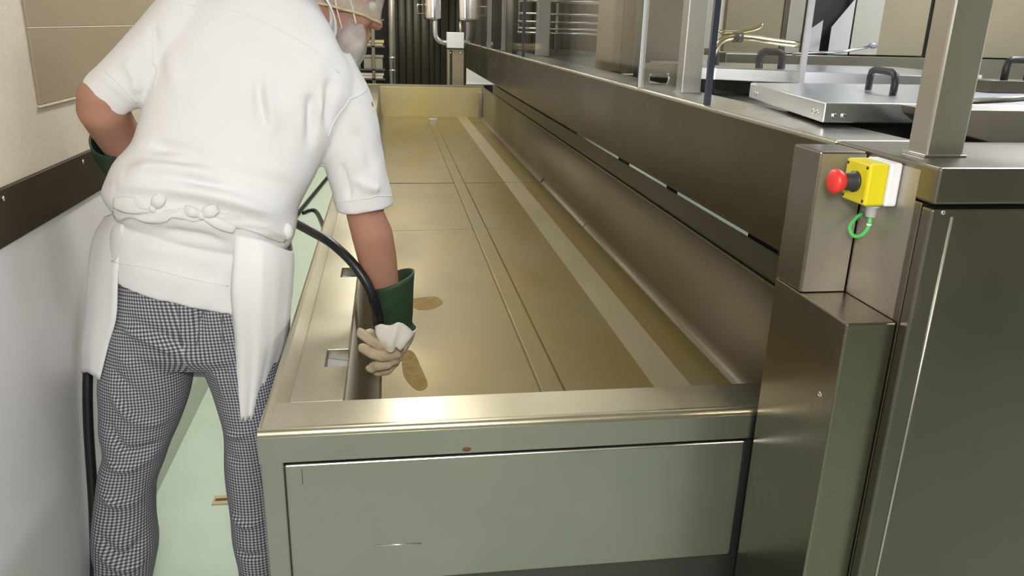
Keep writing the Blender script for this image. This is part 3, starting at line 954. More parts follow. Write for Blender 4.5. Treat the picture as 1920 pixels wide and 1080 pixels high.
limb(bm, [(-0.0680, 1.9900, 1.0426), (-0.0484, 1.9900, 0.9795), (-0.0357, 2.0000, 0.9049), (-0.0196, 2.0100, 0.8277), (-0.0105, 2.0200, 0.7327)], [0.046, 0.053, 0.050, 0.038, 0.032])
for hip, knee, ank, toe in (((-0.5739, 1.9200, 0.8432), (-0.6416, 1.9000, 0.5078), (-0.7237, 1.8800, 0.0760), (-0.735, 1.99, 0.03)), ((-0.3728, 1.9200, 0.8241), (-0.3762, 1.9100, 0.4881), (-0.3808, 1.9000, 0.0286), (-0.38, 2.06, 0.03))):
    limb(bm, [hip, knee, ank], [0.095, 0.06, 0.042])
    limb(bm, [ank, (ank[0], ank[1], 0.05), toe], [0.042, 0.036, 0.028])
# head, turned to the right and bowed
hc = Vector((-0.1195, 2.0800, 1.5431))
hf = Vector((0.87, 0.33, -0.20)).normalized()
hu = Vector((0.10, 0.16, 0.95))
hu = (hu - hf * hu.dot(hf)).normalized()
hr = hf.cross(hu)
HR = Matrix((hr, hf, hu)).transposed()
HP = lambda x, y, z: hc + hr * x + hf * y + hu * z


def hball(c, r):
    ball(bm, HP(*c), r, HR)


hball((0, -0.012, 0.03), (0.076, 0.095, 0.088))
hball((0, 0.02, -0.03), (0.062, 0.072, 0.085))
hball((0, 0.045, -0.085), (0.04, 0.045, 0.035))
hball((0, 0.062, -0.095), (0.022, 0.024, 0.02))
limb(bm, [HP(0, 0.085, 0.012), HP(0, 0.110, -0.03)], [0.011, 0.015])
for s in (-1, 1):
    hball((s * 0.011, 0.100, -0.033), (0.010, 0.011, 0.009))
    hball((s * 0.03, 0.075, 0.022), (0.026, 0.012, 0.009))
    hball((s * 0.045, 0.055, -0.03), (0.022, 0.024, 0.024))
    hball((s * 0.077, -0.012, -0.008), (0.010, 0.021, 0.031))
    hball((s * 0.084, -0.020, 0.004), (0.006, 0.016, 0.022))
hball((0, 0.088, -0.060), (0.022, 0.010, 0.006))
hball((0, 0.086, -0.071), (0.019, 0.010, 0.007))
body = mesh_obj('body', remeshed(bm, 0.0055, 5), 'skin', per)
for s in (-1, 1):
    bm = bmesh.new()
    ball(bm, HP(s * 0.031, 0.078, 0.004), 0.012, seg=14, rings=10)
    e = obj('eye', bm, 'eye', per, smooth=True)
bm = bmesh.new()
ball(bm, HP(0, -0.024, 0.040), (0.079, 0.094, 0.086), HR, 24, 16)
obj('hair', bm, 'hair', per, smooth=True)

# hair net over the head and beard net under the jaw
def cap(bm, c, r, zmin, flare, n=40, m=14):
    rows = []
    for i in range(m + 1):
        z = 1 - (1 - zmin) * i / m
        rr = math.sqrt(max(0, 1 - z * z)) if z > 0 else 1 - flare * z * z
        row = []
        for k in range(n):
            t = 2 * PI * k / n
            w = 1 + 0.025 * math.sin(9 * t + 3 * z) * (1 - z) + 0.02 * math.sin(14 * t)
            row.append(bm.verts.new(HP(c[0] + r[0] * rr * w * math.cos(t), c[1] + r[1] * rr * w * math.sin(t), c[2] + r[2] * z)))
        rows.append(row)
    for a, b in zip(rows, rows[1:]):
        for k in range(n):
            f = [a[k], a[(k + 1) % n], b[(k + 1) % n], b[k]]
            try:
                bm.faces.new(f)
            except ValueError:
                pass
    return rows


bm = bmesh.new()
rows = cap(bm, (0, -0.01, 0.028), (0.094, 0.124, 0.108), -0.56, 0.10)
rim_pts = [v.co.copy() for v in rows[-1]]
bmesh.ops.remove_doubles(bm, verts=bm.verts[:], dist=0.0005)
net = obj('hair_net', bm, 'net', per, smooth=True)
tb('elastic_rim', rim_pts + rim_pts[:1], 0.0032, 'elastic', net, 8)

bm = bmesh.new()
ball(bm, HP(0.022, 0.030, -0.098), (0.062, 0.046, 0.066), HR, 30, 20)
for v in bm.verts:
    q = v.co - HP(0.022, 0.030, -0.098)
    a = math.atan2(q.dot(hr), q.dot(hf))
    v.co += q.normalized() * 0.004 * math.sin(7 * a + 30 * q.dot(hu))
bnet = obj('beard_net', bm, 'beard_net', per, smooth=True)
tb('ear_loop', [HP(0.075, 0.03, -0.055), HP(0.088, 0.006, -0.01), HP(0.085, -0.02, 0.035)], 0.0022, 'lining', bnet, 8, 5)
tb('ear_loop', [HP(0.070, 0.0, -0.075), HP(0.090, -0.03, -0.02), HP(0.085, -0.03, 0.025)], 0.0016, 'lining', bnet, 8, 5)

# shirt
bm = bmesh.new()
TORSO = [((-0.6205, 1.9200, 0.9654), (-0.2823, 1.9200, 0.8751), 0.1150), ((-0.6339, 1.9200, 0.9338), (-0.2742, 1.9200, 0.8412), 0.1380), ((-0.6564, 1.9200, 0.9263), (-0.2533, 1.9200, 0.8237), 0.1600), ((-0.6498, 1.9200, 0.9790), (-0.2480, 1.9200, 0.8910), 0.1620),
         ((-0.6383, 1.9200, 1.0333), (-0.2451, 1.9200, 0.9392), 0.1520), ((-0.6257, 1.9200, 1.0589), (-0.2538, 1.9200, 0.9625), 0.1380), ((-0.6393, 1.9200, 1.0818), (-0.2386, 1.9200, 0.9840), 0.1560), ((-0.6506, 1.9220, 1.1167), (-0.2291, 1.9220, 1.0209), 0.1760),
         ((-0.6229, 1.9270, 1.1654), (-0.2247, 1.9270, 1.0621), 0.1710), ((-0.5847, 1.9400, 1.2151), (-0.2050, 1.9400, 1.0987), 0.1550), ((-0.5634, 1.9500, 1.2627), (-0.1786, 1.9500, 1.1386), 0.1520), ((-0.5454, 1.9600, 1.3221), (-0.1475, 1.9600, 1.1954), 0.1500),
         ((-0.5332, 1.9700, 1.3927), (-0.1075, 1.9700, 1.2583), 0.1450), ((-0.5126, 1.9800, 1.4569), (-0.0717, 1.9800, 1.3146), 0.1350), ((-0.4583, 1.9850, 1.5271), (-0.0772, 1.9850, 1.3790), 0.1180), ((-0.3648, 2.0000, 1.5704), (-0.1132, 2.0000, 1.4340), 0.0980), ((-0.2845, 2.0200, 1.5854), (-0.1446, 2.0200, 1.4837), 0.0750), ((-0.2557, 2.0300, 1.5892), (-0.1659, 2.0300, 1.5191), 0.0600)]
loft(bm, TORSO, 64, 2.5, sub=3)
loft(bm, [((-0.2373, 1.9850, 1.3119), (-0.0890, 1.9850, 1.4313), 0.0700), ((-0.1976, 1.9850, 1.2429), (-0.0478, 1.9850, 1.3522), 0.0780), ((-0.1657, 1.9850, 1.1718), (-0.0261, 1.9850, 1.2611), 0.0760), ((-0.1516, 1.9850, 1.1161), (-0.0114, 1.9850, 1.1722), 0.0720),
          ((-0.1349, 1.9850, 1.0510), (0.0061, 1.9850, 1.0653), 0.0700), ((-0.1338, 1.9850, 1.0456), (0.0046, 1.9850, 1.0598), 0.0670), ((-0.1167, 1.9850, 1.0454), (-0.0128, 1.9850, 1.0585), 0.0520), ((-0.1092, 1.9850, 1.0673), (-0.0216, 1.9850, 1.0805), 0.0480), ((-0.1104, 1.9850, 1.1053), (-0.0312, 1.9850, 1.1186), 0.0450)], 40, 2.1, sub=3)
loft(bm, [((-0.3998, 1.9750, 1.3832), (-0.3612, 1.9750, 1.5582), 0.0850), ((-0.4935, 1.9650, 1.3404), (-0.4576, 1.9650, 1.5658), 0.0880), ((-0.5314, 1.9550, 1.3108), (-0.5382, 1.9550, 1.4939), 0.0840), ((-0.5532, 1.9450, 1.2995), (-0.5984, 1.9450, 1.4338), 0.0780),
          ((-0.5714, 1.9350, 1.2967), (-0.6464, 1.9350, 1.3819), 0.0700), ((-0.5745, 1.9330, 1.2945), (-0.6483, 1.9330, 1.3796), 0.0680), ((-0.5834, 1.9330, 1.3062), (-0.6384, 1.9330, 1.3706), 0.0540), ((-0.5720, 1.9380, 1.3177), (-0.6210, 1.9380, 1.3787), 0.0500), ((-0.5521, 1.9450, 1.3292), (-0.5913, 1.9450, 1.4100), 0.0440)], 40, 2.1, sub=3)
shirt_me = remeshed(bm, 0.0055, 3)
BY = 1.765
folds(shirt_me, [
    ([(-0.5917, 1.8000, 1.1433), (-0.4904, 1.7700, 1.1467), (-0.3582, 1.7600, 1.1248), (-0.2313, 1.8000, 1.0664)], 0.016, 0.0223),
    ([(-0.5663, 1.8000, 1.1724), (-0.4532, 1.7700, 1.1894), (-0.3324, 1.7600, 1.1681)], 0.018, 0.0203),
    ([(-0.4556, 1.7700, 1.1663), (-0.3451, 1.7600, 1.1483), (-0.2703, 1.7700, 1.1187)], 0.010, -0.0182),
    ([(-0.5267, 1.8200, 1.2328), (-0.4433, 1.7900, 1.2262), (-0.3883, 1.7800, 1.2050)], 0.014, -0.0203),
    ([(-0.4893, 1.7900, 1.2031), (-0.3757, 1.7700, 1.1998), (-0.2891, 1.7700, 1.1720)], 0.012, -0.0162),
    ([(-0.3559, 1.7800, 1.1959), (-0.2892, 1.7800, 1.1913), (-0.2050, 1.8200, 1.1505)], 0.015, 0.0182),
    ([(-0.3026, 1.7700, 1.1426), (-0.2501, 1.7900, 1.1179), (-0.2255, 1.8200, 1.1015)], 0.009, -0.0203),
    ([(-0.2644, 1.7700, 1.1222), (-0.2763, 1.7700, 1.1151), (-0.2517, 1.7900, 1.0936), (-0.2211, 1.8200, 1.0765)], 0.008, 0.0203),
    ([(-0.2801, 1.8300, 1.3879), (-0.2763, 1.8200, 1.3268), (-0.2598, 1.8000, 1.2489)], 0.012, -0.0203),
    ([(-0.2604, 1.8300, 1.3827), (-0.2569, 1.8200, 1.3156), (-0.2436, 1.8000, 1.2373)], 0.014, 0.0142),
    ([(-0.1688, 1.8600, 1.3479), (-0.1715, 1.8500, 1.2783), (-0.1690, 1.8400, 1.1957)], 0.014, -0.0223),
    ([(-0.1276, 1.8800, 1.3821), (-0.1325, 1.8700, 1.3122), (-0.1309, 1.8700, 1.2400)], 0.012, -0.0182),
    ([(-0.1518, 1.8600, 1.3364), (-0.1521, 1.8500, 1.2666), (-0.1511, 1.8600, 1.2047)], 0.010, 0.0162),
    ([(-0.5033, 1.8800, 1.4859), (-0.4954, 1.8600, 1.4319), (-0.4930, 1.8400, 1.3668)], 0.012, -0.0203),
    ([(-0.4800, 1.8600, 1.4541), (-0.4699, 1.8400, 1.4004), (-0.4490, 1.8200, 1.3468)], 0.02, 0.0121),
    ([(-0.4415, 1.8400, 1.4662), (-0.4647, 1.8400, 1.4495), (-0.4822, 1.8500, 1.4106)], 0.009, -0.0121),
    ([(-0.5691, 1.8000, 1.0110), (-0.4583, 1.7600, 1.0083), (-0.3714, 1.7600, 0.9698)], 0.02, 0.0101),
    ([(-0.5003, 1.7700, 1.0546), (-0.4106, 1.7600, 1.0380), (-0.3569, 1.7600, 1.0067)], 0.014, -0.0121),
    ([(-0.0906, 1.9200, 1.1441), (-0.0535, 1.9200, 1.1180), (-0.0218, 1.9300, 1.1094)], 0.012, 0.0101),
    ([(-0.0856, 1.9000, 1.2609), (-0.0505, 1.9100, 1.2098), (-0.0336, 1.9200, 1.1441)], 0.014, -0.0101),
    ([(-0.1143, 1.9200, 1.1826), (-0.1037, 1.9200, 1.1312), (-0.0994, 1.9200, 1.0788)], 0.008, -0.0101),
    ([(-0.5637, 1.8700, 1.4081), (-0.5460, 1.8700, 1.3751), (-0.5454, 1.8800, 1.3290)], 0.012, 0.0101),
], [(23, 9, 31, 0.3, 0.0016), (47, 20, -39, 1.7, 0.0009)])
shirt = mesh_obj('shirt', shirt_me, 'shirt', per)
sb = bvh_of(shirt)
tb('yoke_seam', on_surface(sb, [(-0.4433, 1.8800, 1.5415), (-0.3666, 1.8700, 1.5243), (-0.2909, 1.8700, 1.5049), (-0.2146, 1.8700, 1.4694), (-0.1488, 1.8800, 1.4301), (-0.1043, 1.8900, 1.3877)], 0.0002), 0.0016, 'shirt', shirt, 6)
tb('armhole_seam', on_surface(sb, [(-0.0384, 1.9500, 1.3488), (-0.0587, 1.9000, 1.3343), (-0.0836, 1.8900, 1.3048), (-0.1086, 1.8800, 1.2693), (-0.1281, 1.8800, 1.2362)], 0.0005), 0.002, 'shirt', shirt, 6)
tb('armhole_seam', on_surface(sb, [(-0.5037, 1.9000, 1.4914), (-0.4990, 1.8700, 1.4425), (-0.5023, 1.8600, 1.3987), (-0.5117, 1.8600, 1.3539)], 0.0002), 0.0018, 'shirt', shirt, 6)
for nm, pts in (('sleeve_hem', [(-0.1358, 1.9700, 1.0707), (-0.1051, 1.9100, 1.0836), (-0.0541, 1.9100, 1.0899), (-0.0158, 1.9200, 1.0929), (0.0051, 1.9700, 1.0849)]),
                ('sleeve_hem', [(-0.6286, 1.9300, 1.3870), (-0.5902, 1.8700, 1.3687), (-0.5664, 1.8700, 1.3409), (-0.5548, 1.9000, 1.3156)]),
                ('shirt_hem', [(-0.6169, 1.8300, 0.9682), (-0.5322, 1.7700, 0.9673), (-0.4532, 1.7600, 0.9465), (-0.3640, 1.7600, 0.9219)])):
    tb(nm, on_surface(sb, pts, 0.0004), 0.0015, 'shirt', shirt, 6)
# collar standing round the neck
bm = bmesh.new()
c0 = [((-0.2662, 2.0200, 1.5907), (-0.1403, 2.0200, 1.4693), 0.0850), ((-0.2591, 2.0350, 1.6009), (-0.1549, 2.0350, 1.5003), 0.0780), ((-0.2483, 2.0500, 1.6114), (-0.1843, 2.0500, 1.5333), 0.0720)]
loft(bm, c0, 40, 2.0, caps=False, sub=3)
obj('collar', bm, 'shirt', shirt, smooth=True, solid=0.003)
bm = bmesh.new()
c1 = [((-0.3057, 2.0050, 1.5885), (-0.1279, 2.0050, 1.4481), 0.1080), ((-0.2822, 2.0300, 1.6044), (-0.1427, 2.0300, 1.4861), 0.0900), ((-0.2528, 2.0500, 1.6159), (-0.1794, 2.0500, 1.5310), 0.0760)]
loft(bm, c1, 40, 2.0, caps=False, sub=3)
obj('collar_fold', bm, 'shirt', shirt, smooth=True, solid=0.003)

# trousers
bm = bmesh.new()
loft(bm, [((-0.6174, 1.9250, 1.0034), (-0.2794, 1.9250, 0.9288), 0.1200), ((-0.6405, 1.9250, 0.9511), (-0.2675, 1.9250, 0.8759), 0.1400), ((-0.6573, 1.9200, 0.8995), (-0.2595, 1.9200, 0.8282), 0.1500), ((-0.6772, 1.9200, 0.8183), (-0.2623, 1.9200, 0.7609), 0.1500), ((-0.6957, 1.9200, 0.7492), (-0.2665, 1.9200, 0.7130), 0.1420), ((-0.6835, 1.9200, 0.6990), (-0.2950, 1.9200, 0.6801), 0.1100)], 64, 2.4, sub=3)
loft(bm, [((-0.6826, 1.9200, 0.8047), (-0.4793, 1.9200, 0.7677), 0.1320), ((-0.6989, 1.9180, 0.7289), (-0.4852, 1.9180, 0.7142), 0.1250), ((-0.7159, 1.9150, 0.6666), (-0.4992, 1.9150, 0.6549), 0.1150), ((-0.7283, 1.9100, 0.5966), (-0.5208, 1.9100, 0.5795), 0.1040), ((-0.7335, 1.9050, 0.5251), (-0.5476, 1.9050, 0.5077), 0.0980),
          ((-0.7338, 1.9000, 0.4520), (-0.5807, 1.9000, 0.4399), 0.0900), ((-0.7519, 1.8950, 0.3787), (-0.6109, 1.8950, 0.3662), 0.0860), ((-0.7716, 1.8900, 0.3042), (-0.6284, 1.8900, 0.2906), 0.0840), ((-0.7840, 1.8800, 0.2151), (-0.6262, 1.8800, 0.2023), 0.0850), ((-0.7901, 1.8750, 0.1366), (-0.6403, 1.8750, 0.1235), 0.0830),
          ((-0.7952, 1.8700, 0.0651), (-0.6563, 1.8700, 0.0520), 0.0820), ((-0.7942, 1.8700, 0.0221), (-0.6665, 1.8700, 0.0096), 0.0800), ((-0.7841, 1.8700, 0.0383), (-0.6726, 1.8700, 0.0276), 0.0700), ((-0.7732, 1.8700, 0.0715), (-0.6741, 1.8700, 0.0622), 0.0600)], 48, 2.2, sub=3)
loft(bm, [((-0.4827, 1.9200, 0.7848), (-0.2649, 1.9200, 0.7610), 0.1320), ((-0.4865, 1.9180, 0.7143), (-0.2702, 1.9180, 0.7139), 0.1250), ((-0.4735, 1.9150, 0.6538), (-0.2792, 1.9150, 0.6489), 0.1150), ((-0.4506, 1.9100, 0.5807), (-0.2885, 1.9100, 0.5762), 0.1040), ((-0.4412, 1.9100, 0.4916), (-0.2995, 1.9100, 0.4871), 0.0950),
          ((-0.4441, 1.9050, 0.3844), (-0.3086, 1.9050, 0.3791), 0.0870), ((-0.4443, 1.9000, 0.2903), (-0.3113, 1.9000, 0.2842), 0.0840), ((-0.4404, 1.8950, 0.1766), (-0.3112, 1.8950, 0.1662), 0.0830), ((-0.4337, 1.8900, 0.0765), (-0.3112, 1.8900, 0.0656), 0.0810),
          ((-0.4304, 1.8850, 0.0186), (-0.3114, 1.8850, 0.0073), 0.0800), ((-0.4297, 1.8850, -0.0261), (-0.3171, 1.8850, -0.0372), 0.0780), ((-0.4184, 1.8850, -0.0093), (-0.3245, 1.8850, -0.0184), 0.0700), ((-0.4073, 1.8850, 0.0252), (-0.3308, 1.8850, 0.0181), 0.0600)], 48, 2.2, sub=3)
tr_me = remeshed(bm, 0.006, 4)
folds(tr_me, [
    ([(-0.4355, 1.7700, 0.8921), (-0.4394, 1.7800, 0.8236), (-0.4548, 1.8000, 0.7558)], 0.012, -0.0150),
    ([(-0.6205, 1.8000, 0.8476), (-0.5604, 1.7700, 0.8182), (-0.4970, 1.7800, 0.7858), (-0.4559, 1.8000, 0.7694)], 0.016, -0.0120),
    ([(-0.6203, 1.8000, 0.8214), (-0.5519, 1.7700, 0.7918), (-0.4881, 1.7800, 0.7587)], 0.013, 0.0135),
    ([(-0.6400, 1.8000, 0.7558), (-0.5990, 1.7800, 0.7091), (-0.5489, 1.7900, 0.6541), (-0.5015, 1.8300, 0.6182)], 0.013, 0.0120),
    ([(-0.6603, 1.8100, 0.7116), (-0.6190, 1.7900, 0.6643), (-0.5685, 1.8000, 0.6080), (-0.5174, 1.8300, 0.5828)], 0.011, -0.0135),
    ([(-0.6672, 1.8100, 0.6568), (-0.6367, 1.8000, 0.5901), (-0.5982, 1.8000, 0.5595), (-0.5349, 1.8400, 0.5566)], 0.012, 0.0135),
    ([(-0.6816, 1.8200, 0.5676), (-0.6568, 1.8100, 0.4992), (-0.6212, 1.8100, 0.4897), (-0.5667, 1.8400, 0.4916)], 0.011, -0.0120),
    ([(-0.7066, 1.8200, 0.4669), (-0.6700, 1.8100, 0.4408), (-0.6132, 1.8100, 0.4521), (-0.5824, 1.8400, 0.4625)], 0.011, 0.0120),
    ([(-0.7262, 1.8200, 0.3626), (-0.6731, 1.8000, 0.3413), (-0.6114, 1.8300, 0.3479)], 0.012, 0.0120),
    ([(-0.7424, 1.8100, 0.2619), (-0.6901, 1.8000, 0.2013), (-0.6203, 1.8200, 0.2449)], 0.012, -0.0120),
    ([(-0.7485, 1.8100, 0.2148), (-0.6950, 1.8000, 0.1613), (-0.6283, 1.8200, 0.1727)], 0.010, 0.0120),
    ([(-0.4187, 1.8400, 0.5132), (-0.3894, 1.8200, 0.5151), (-0.3451, 1.8300, 0.5296)], 0.010, 0.0105),
    ([(-0.4199, 1.8400, 0.4527), (-0.3906, 1.8300, 0.4414), (-0.3395, 1.8400, 0.4478)], 0.011, -0.0090),
    ([(-0.4290, 1.8400, 0.2804), (-0.3907, 1.8200, 0.2508), (-0.3444, 1.8300, 0.2646)], 0.010, 0.0105),
    ([(-0.4253, 1.8300, 0.1725), (-0.3894, 1.8100, 0.1595), (-0.3432, 1.8200, 0.1646)], 0.010, -0.0090),
    ([(-0.4448, 1.8200, 0.7401), (-0.4169, 1.8100, 0.6878), (-0.4017, 1.8200, 0.5967)], 0.012, 0.0090),
], [(19, 11, 37, 0.9, 0.0016)])
# woven check follows each leg
uvl = tr_me.uv_layers.new(name='UVMap')
LAX = [(0.90, -0.595), (0.60, -0.605), (0.35, -0.655), (0.05, -0.70)]
RAX = [(0.90, -0.395), (0.60, -0.375), (0.35, -0.362), (0.05, -0.36)]
mid = (-0.4851, 1.9200, 0.7062)[0]


def axis_x(tab, z):
    zs = [t[0] for t in tab][::-1]
    xs = [t[1] for t in tab][::-1]
    return float(np.interp(z, zs, xs))


for p in tr_me.polygons:
    c = p.center
    left = c.x < mid if c.z > 0.62 else c.x < mid - 0.02
    tab = LAX if left else RAX
    for li in p.loop_indices:
        v = tr_me.vertices[tr_me.loops[li].vertex_index].co
        ax = axis_x(tab, v.z)
        ang = math.atan2(v.x - ax, 1.91 - v.y)
        uvl.data[li].uv = (ang * float(np.interp(v.z, (0.05, 0.3, 0.5, 0.7, 0.9), (0.086, 0.09, 0.105, 0.13, 0.175))) + (0.0 if left else 0.5), v.z + 0.25 * (v.y - 1.9) * 0.3)
trousers = mesh_obj('trousers', tr_me, 'check', per)
tbv = bvh_of(trousers)
for nm, pts in (('seat_seam', [(-0.4352, 1.7600, 0.9210), (-0.4368, 1.7700, 0.8535), (-0.4529, 1.8000, 0.7760)]),
                ('back_pocket', [(-0.3801, 1.7700, 0.9164), (-0.3945, 1.7900, 0.7916), (-0.3741, 1.7900, 0.7774)]),
                ('leg_pocket', [(-0.3986, 1.8100, 0.7010), (-0.3845, 1.8100, 0.6935)])):
    tb(nm, on_surface(tbv, pts, -0.0006), 0.0016, 'check_seam', trousers, 6)

# shoes
for sx, y in ((-0.738, 1.86), (-0.375, 1.90)):
    bm = bmesh.new()
    loft(bm, [((sx - 0.038, y - 0.075, 0.045), (sx + 0.038, y - 0.075, 0.045), 0.04), ((sx - 0.042, y, 0.05), (sx + 0.042, y, 0.05), 0.048),
              ((sx - 0.045, y + 0.09, 0.04), (sx + 0.047, y + 0.09, 0.04), 0.038), ((sx - 0.045, y + 0.16, 0.032), (sx + 0.045, y + 0.16, 0.032), 0.028),
              ((sx - 0.025, y + 0.20, 0.026), (sx + 0.028, y + 0.20, 0.026), 0.02)], 24, 2.4, sub=3)
    for v in bm.verts:
        v.co.z = max(v.co.z, 0.008)
    box(bm, (sx - 0.042, y - 0.11, 0.0), (sx + 0.042, y + 0.19, 0.012))
    obj('shoe', bm, 'shoe', per, smooth=True)

# apron wrapped round the front, its two back edges showing
ROWS = [
    [(-0.5817, 1.8200, 1.0842), (-0.6407, 1.9000, 1.0586), (-0.6718, 1.9800, 1.0361), (-0.56, 2.085, 1.06), (-0.40, 2.11, 1.03), (-0.29, 2.07, 1.0), (-0.2406, 1.9300, 0.9677), (-0.2436, 1.8600, 0.9767), (-0.2823, 1.7900, 1.0197), (-0.3424, 1.7650, 1.0419)],
    [(-0.5954, 1.8100, 1.0209), (-0.6653, 1.8900, 1.0054), (-0.7018, 1.9800, 0.9819), (-0.56, 2.085, 0.95), (-0.40, 2.11, 0.93), (-0.29, 2.07, 0.92), (-0.2424, 1.9300, 0.9155), (-0.2426, 1.8500, 0.9333), (-0.2860, 1.7650, 0.9667), (-0.3516, 1.7550, 0.9772)],
    [(-0.6083, 1.8000, 0.9557), (-0.6844, 1.8800, 0.9325), (-0.7220, 1.9800, 0.9023), (-0.58, 2.09, 0.85), (-0.40, 2.11, 0.83), (-0.29, 2.08, 0.82), (-0.2526, 1.9300, 0.8316), (-0.2538, 1.8500, 0.8527), (-0.2950, 1.7600, 0.8791), (-0.3625, 1.7550, 0.9006)],
    [(-0.6254, 1.8000, 0.8451), (-0.7013, 1.8700, 0.8238), (-0.7438, 1.9800, 0.7841), (-0.60, 2.09, 0.72), (-0.40, 2.11, 0.70), (-0.29, 2.08, 0.70), (-0.2714, 1.9300, 0.7163), (-0.2717, 1.8500, 0.7464), (-0.3081, 1.7800, 0.7684), (-0.3662, 1.7750, 0.7833)],
    [(-0.6591, 1.8200, 0.7642), (-0.7195, 1.8700, 0.7496), (-0.7606, 1.9800, 0.7054), (-0.60, 2.09, 0.64), (-0.40, 2.11, 0.62), (-0.30, 2.08, 0.62), (-0.3055, 1.9200, 0.6207), (-0.3089, 1.8500, 0.6461), (-0.3282, 1.8000, 0.6661), (-0.3712, 1.7900, 0.6783)],
    [(-0.6927, 1.8300, 0.6735), (-0.7317, 1.8700, 0.6762), (-0.7739, 1.9800, 0.6247), (-0.60, 2.09, 0.56), (-0.40, 2.11, 0.53), (-0.32, 2.08, 0.53), (-0.3331, 1.9100, 0.5292), (-0.3397, 1.8400, 0.5539), (-0.3526, 1.8100, 0.5600), (-0.3736, 1.8000, 0.5606)],
]
bm = bmesh.new()
g = []
cols = [spline(r, 5) for r in ROWS]
nc = len(cols[0])
grid = [spline([cols[i][j] for i in range(len(ROWS))], 6) for j in range(nc)]
for j in range(nc):
    for i, p in enumerate(grid[j]):
        u = j / (nc - 1)
        if u > 0.62:
            p.y += 0.006 * math.sin(u * 95 + i * 0.08) * min(1, (i + 2) / 14)
vv = [[bm.verts.new(p) for p in row] for row in grid]
for a, b in zip(vv, vv[1:]):
    for k in range(len(a) - 1):
        bm.faces.new([a[k], a[k + 1], b[k + 1], b[k]])
apron = obj('apron', bm, 'apron', per, smooth=True, solid=0.0025)
# apron strings and bow
tie_pts = on_surface(sb, [(-0.5970, 1.8200, 1.0867), (-0.5507, 1.7900, 1.0956), (-0.4959, 1.7700, 1.0951), (-0.4458, 1.7650, 1.0888), (-0.3961, 1.7650, 1.0860), (-0.3412, 1.7650, 1.0711), (-0.2762, 1.7750, 1.0435), (-0.2337, 1.8400, 1.0017)], 0.0015)
bm = bmesh.new()
P = tie_pts
strip = []
for i, p in enumerate(P):
    t = (P[min(i + 1, len(P) - 1)] - P[max(i - 1, 0)]).normalized()
    nrm = Vector((0, -1, 0.1)).normalized()
    w = t.cross(nrm).normalized()
    h = 0.012 + 0.003 * math.sin(i * 0.7)
    strip.append([bm.verts.new(p + w * h * k / 2 + nrm * (0.003 * math.cos(k * 2 + i))) for k in (-2, -1, 0, 1, 2)])
for a, b in zip(strip, strip[1:]):
    for k in range(4):
        bm.faces.new([a[k], a[k + 1], b[k + 1], b[k]])
obj('waist_string', bm, 'tie', apron, smooth=True, solid=0.003)


def bow_loop(name, base, tip, wid, puff):
    bm = bmesh.new()
    b0, t0 = Vector(base), Vector(tip)
    ax = t0 - b0
    nrm = Vector((0, -1, 0.15)).normalized()
    w = ax.normalized().cross(nrm)
    rows = []
    n, m = 12, 12
    for i in range(n + 1):
        u = i / n
        r = wid * (0.18 + 0.82 * math.sin(PI * min(u * 0.75 + 0.08, 1)))
        c = b0 + ax * u
        rows.append([bm.verts.new(c + w * r * math.cos(2 * PI * k / m) + nrm * (puff * (0.4 + math.sin(PI * u)) * math.sin(2 * PI * k / m) + 0.006 * math.sin(PI * u))) for k in range(m)])
    for a, b in zip(rows, rows[1:]):
        for k in range(m):
            bm.faces.new([a[k], a[(k + 1) % m], b[(k + 1) % m], b[k]])
    bm.faces.new(rows[0])
    bm.faces.new(rows[-1][::-1])
    return obj(name, bm, 'tie', apron, smooth=True)


k1, k2 = Vector((-0.5044, 1.7520, 1.1052)), Vector((-0.4055, 1.7480, 1.0901))
bow_loop('bow_loop', k1, (-0.5943, 1.7850, 1.1112), 0.019, 0.004)
bow_loop('bow_loop', k1, (-0.5591, 1.7750, 1.1273), 0.014, 0.004)
bow_loop('bow_loop', k1, (-0.4801, 1.7500, 1.1345), 0.014, 0.005)
bow_loop('bow_loop', k2, (-0.3709, 1.7480, 1.1063), 0.014, 0.005)
bow_loop('bow_loop', k2, (-0.4411, 1.7520, 1.1059), 0.012, 0.006)
bow_loop('string_end', k2, (-0.3402, 1.7520, 1.0550), 0.012, 0.004)
for kx in (k1, k2):
    bm = bmesh.new()
    ball(bm, kx, (0.009, 0.007, 0.010), seg=16, rings=10)
    obj('knot', bm, 'tie', apron, smooth=True)
bm = bmesh.new()
ball(bm, (-0.2412, 1.8450, 1.0275), (0.014, 0.016, 0.020), seg=18, rings=12)
obj('tucked_bunch', bm, 'shirt', apron, smooth=True)

# gloves
def glove(label_side, cuff, fingers, palm, lining=None):
    bm = bmesh.new()
    for p0, p1, r0, r1 in palm:
        capsule(bm, p0, p1, r0, r1)
    for pts, rs in fingers:
        limb(bm, pts, rs)
    me = remeshed(bm, 0.0032, 3)
    folds(me, [], [(140, 90, 170, 0.4, 0.0012)])
    g_ = mesh_obj('glove', me, 'glove_cream', per)
    bm = bmesh.new()
    loft(bm, cuff, 40, 2.0, caps=False, sub=4)
    obj('cuff', bm, 'glove_green', g_, smooth=True, solid=0.004)
    return g_


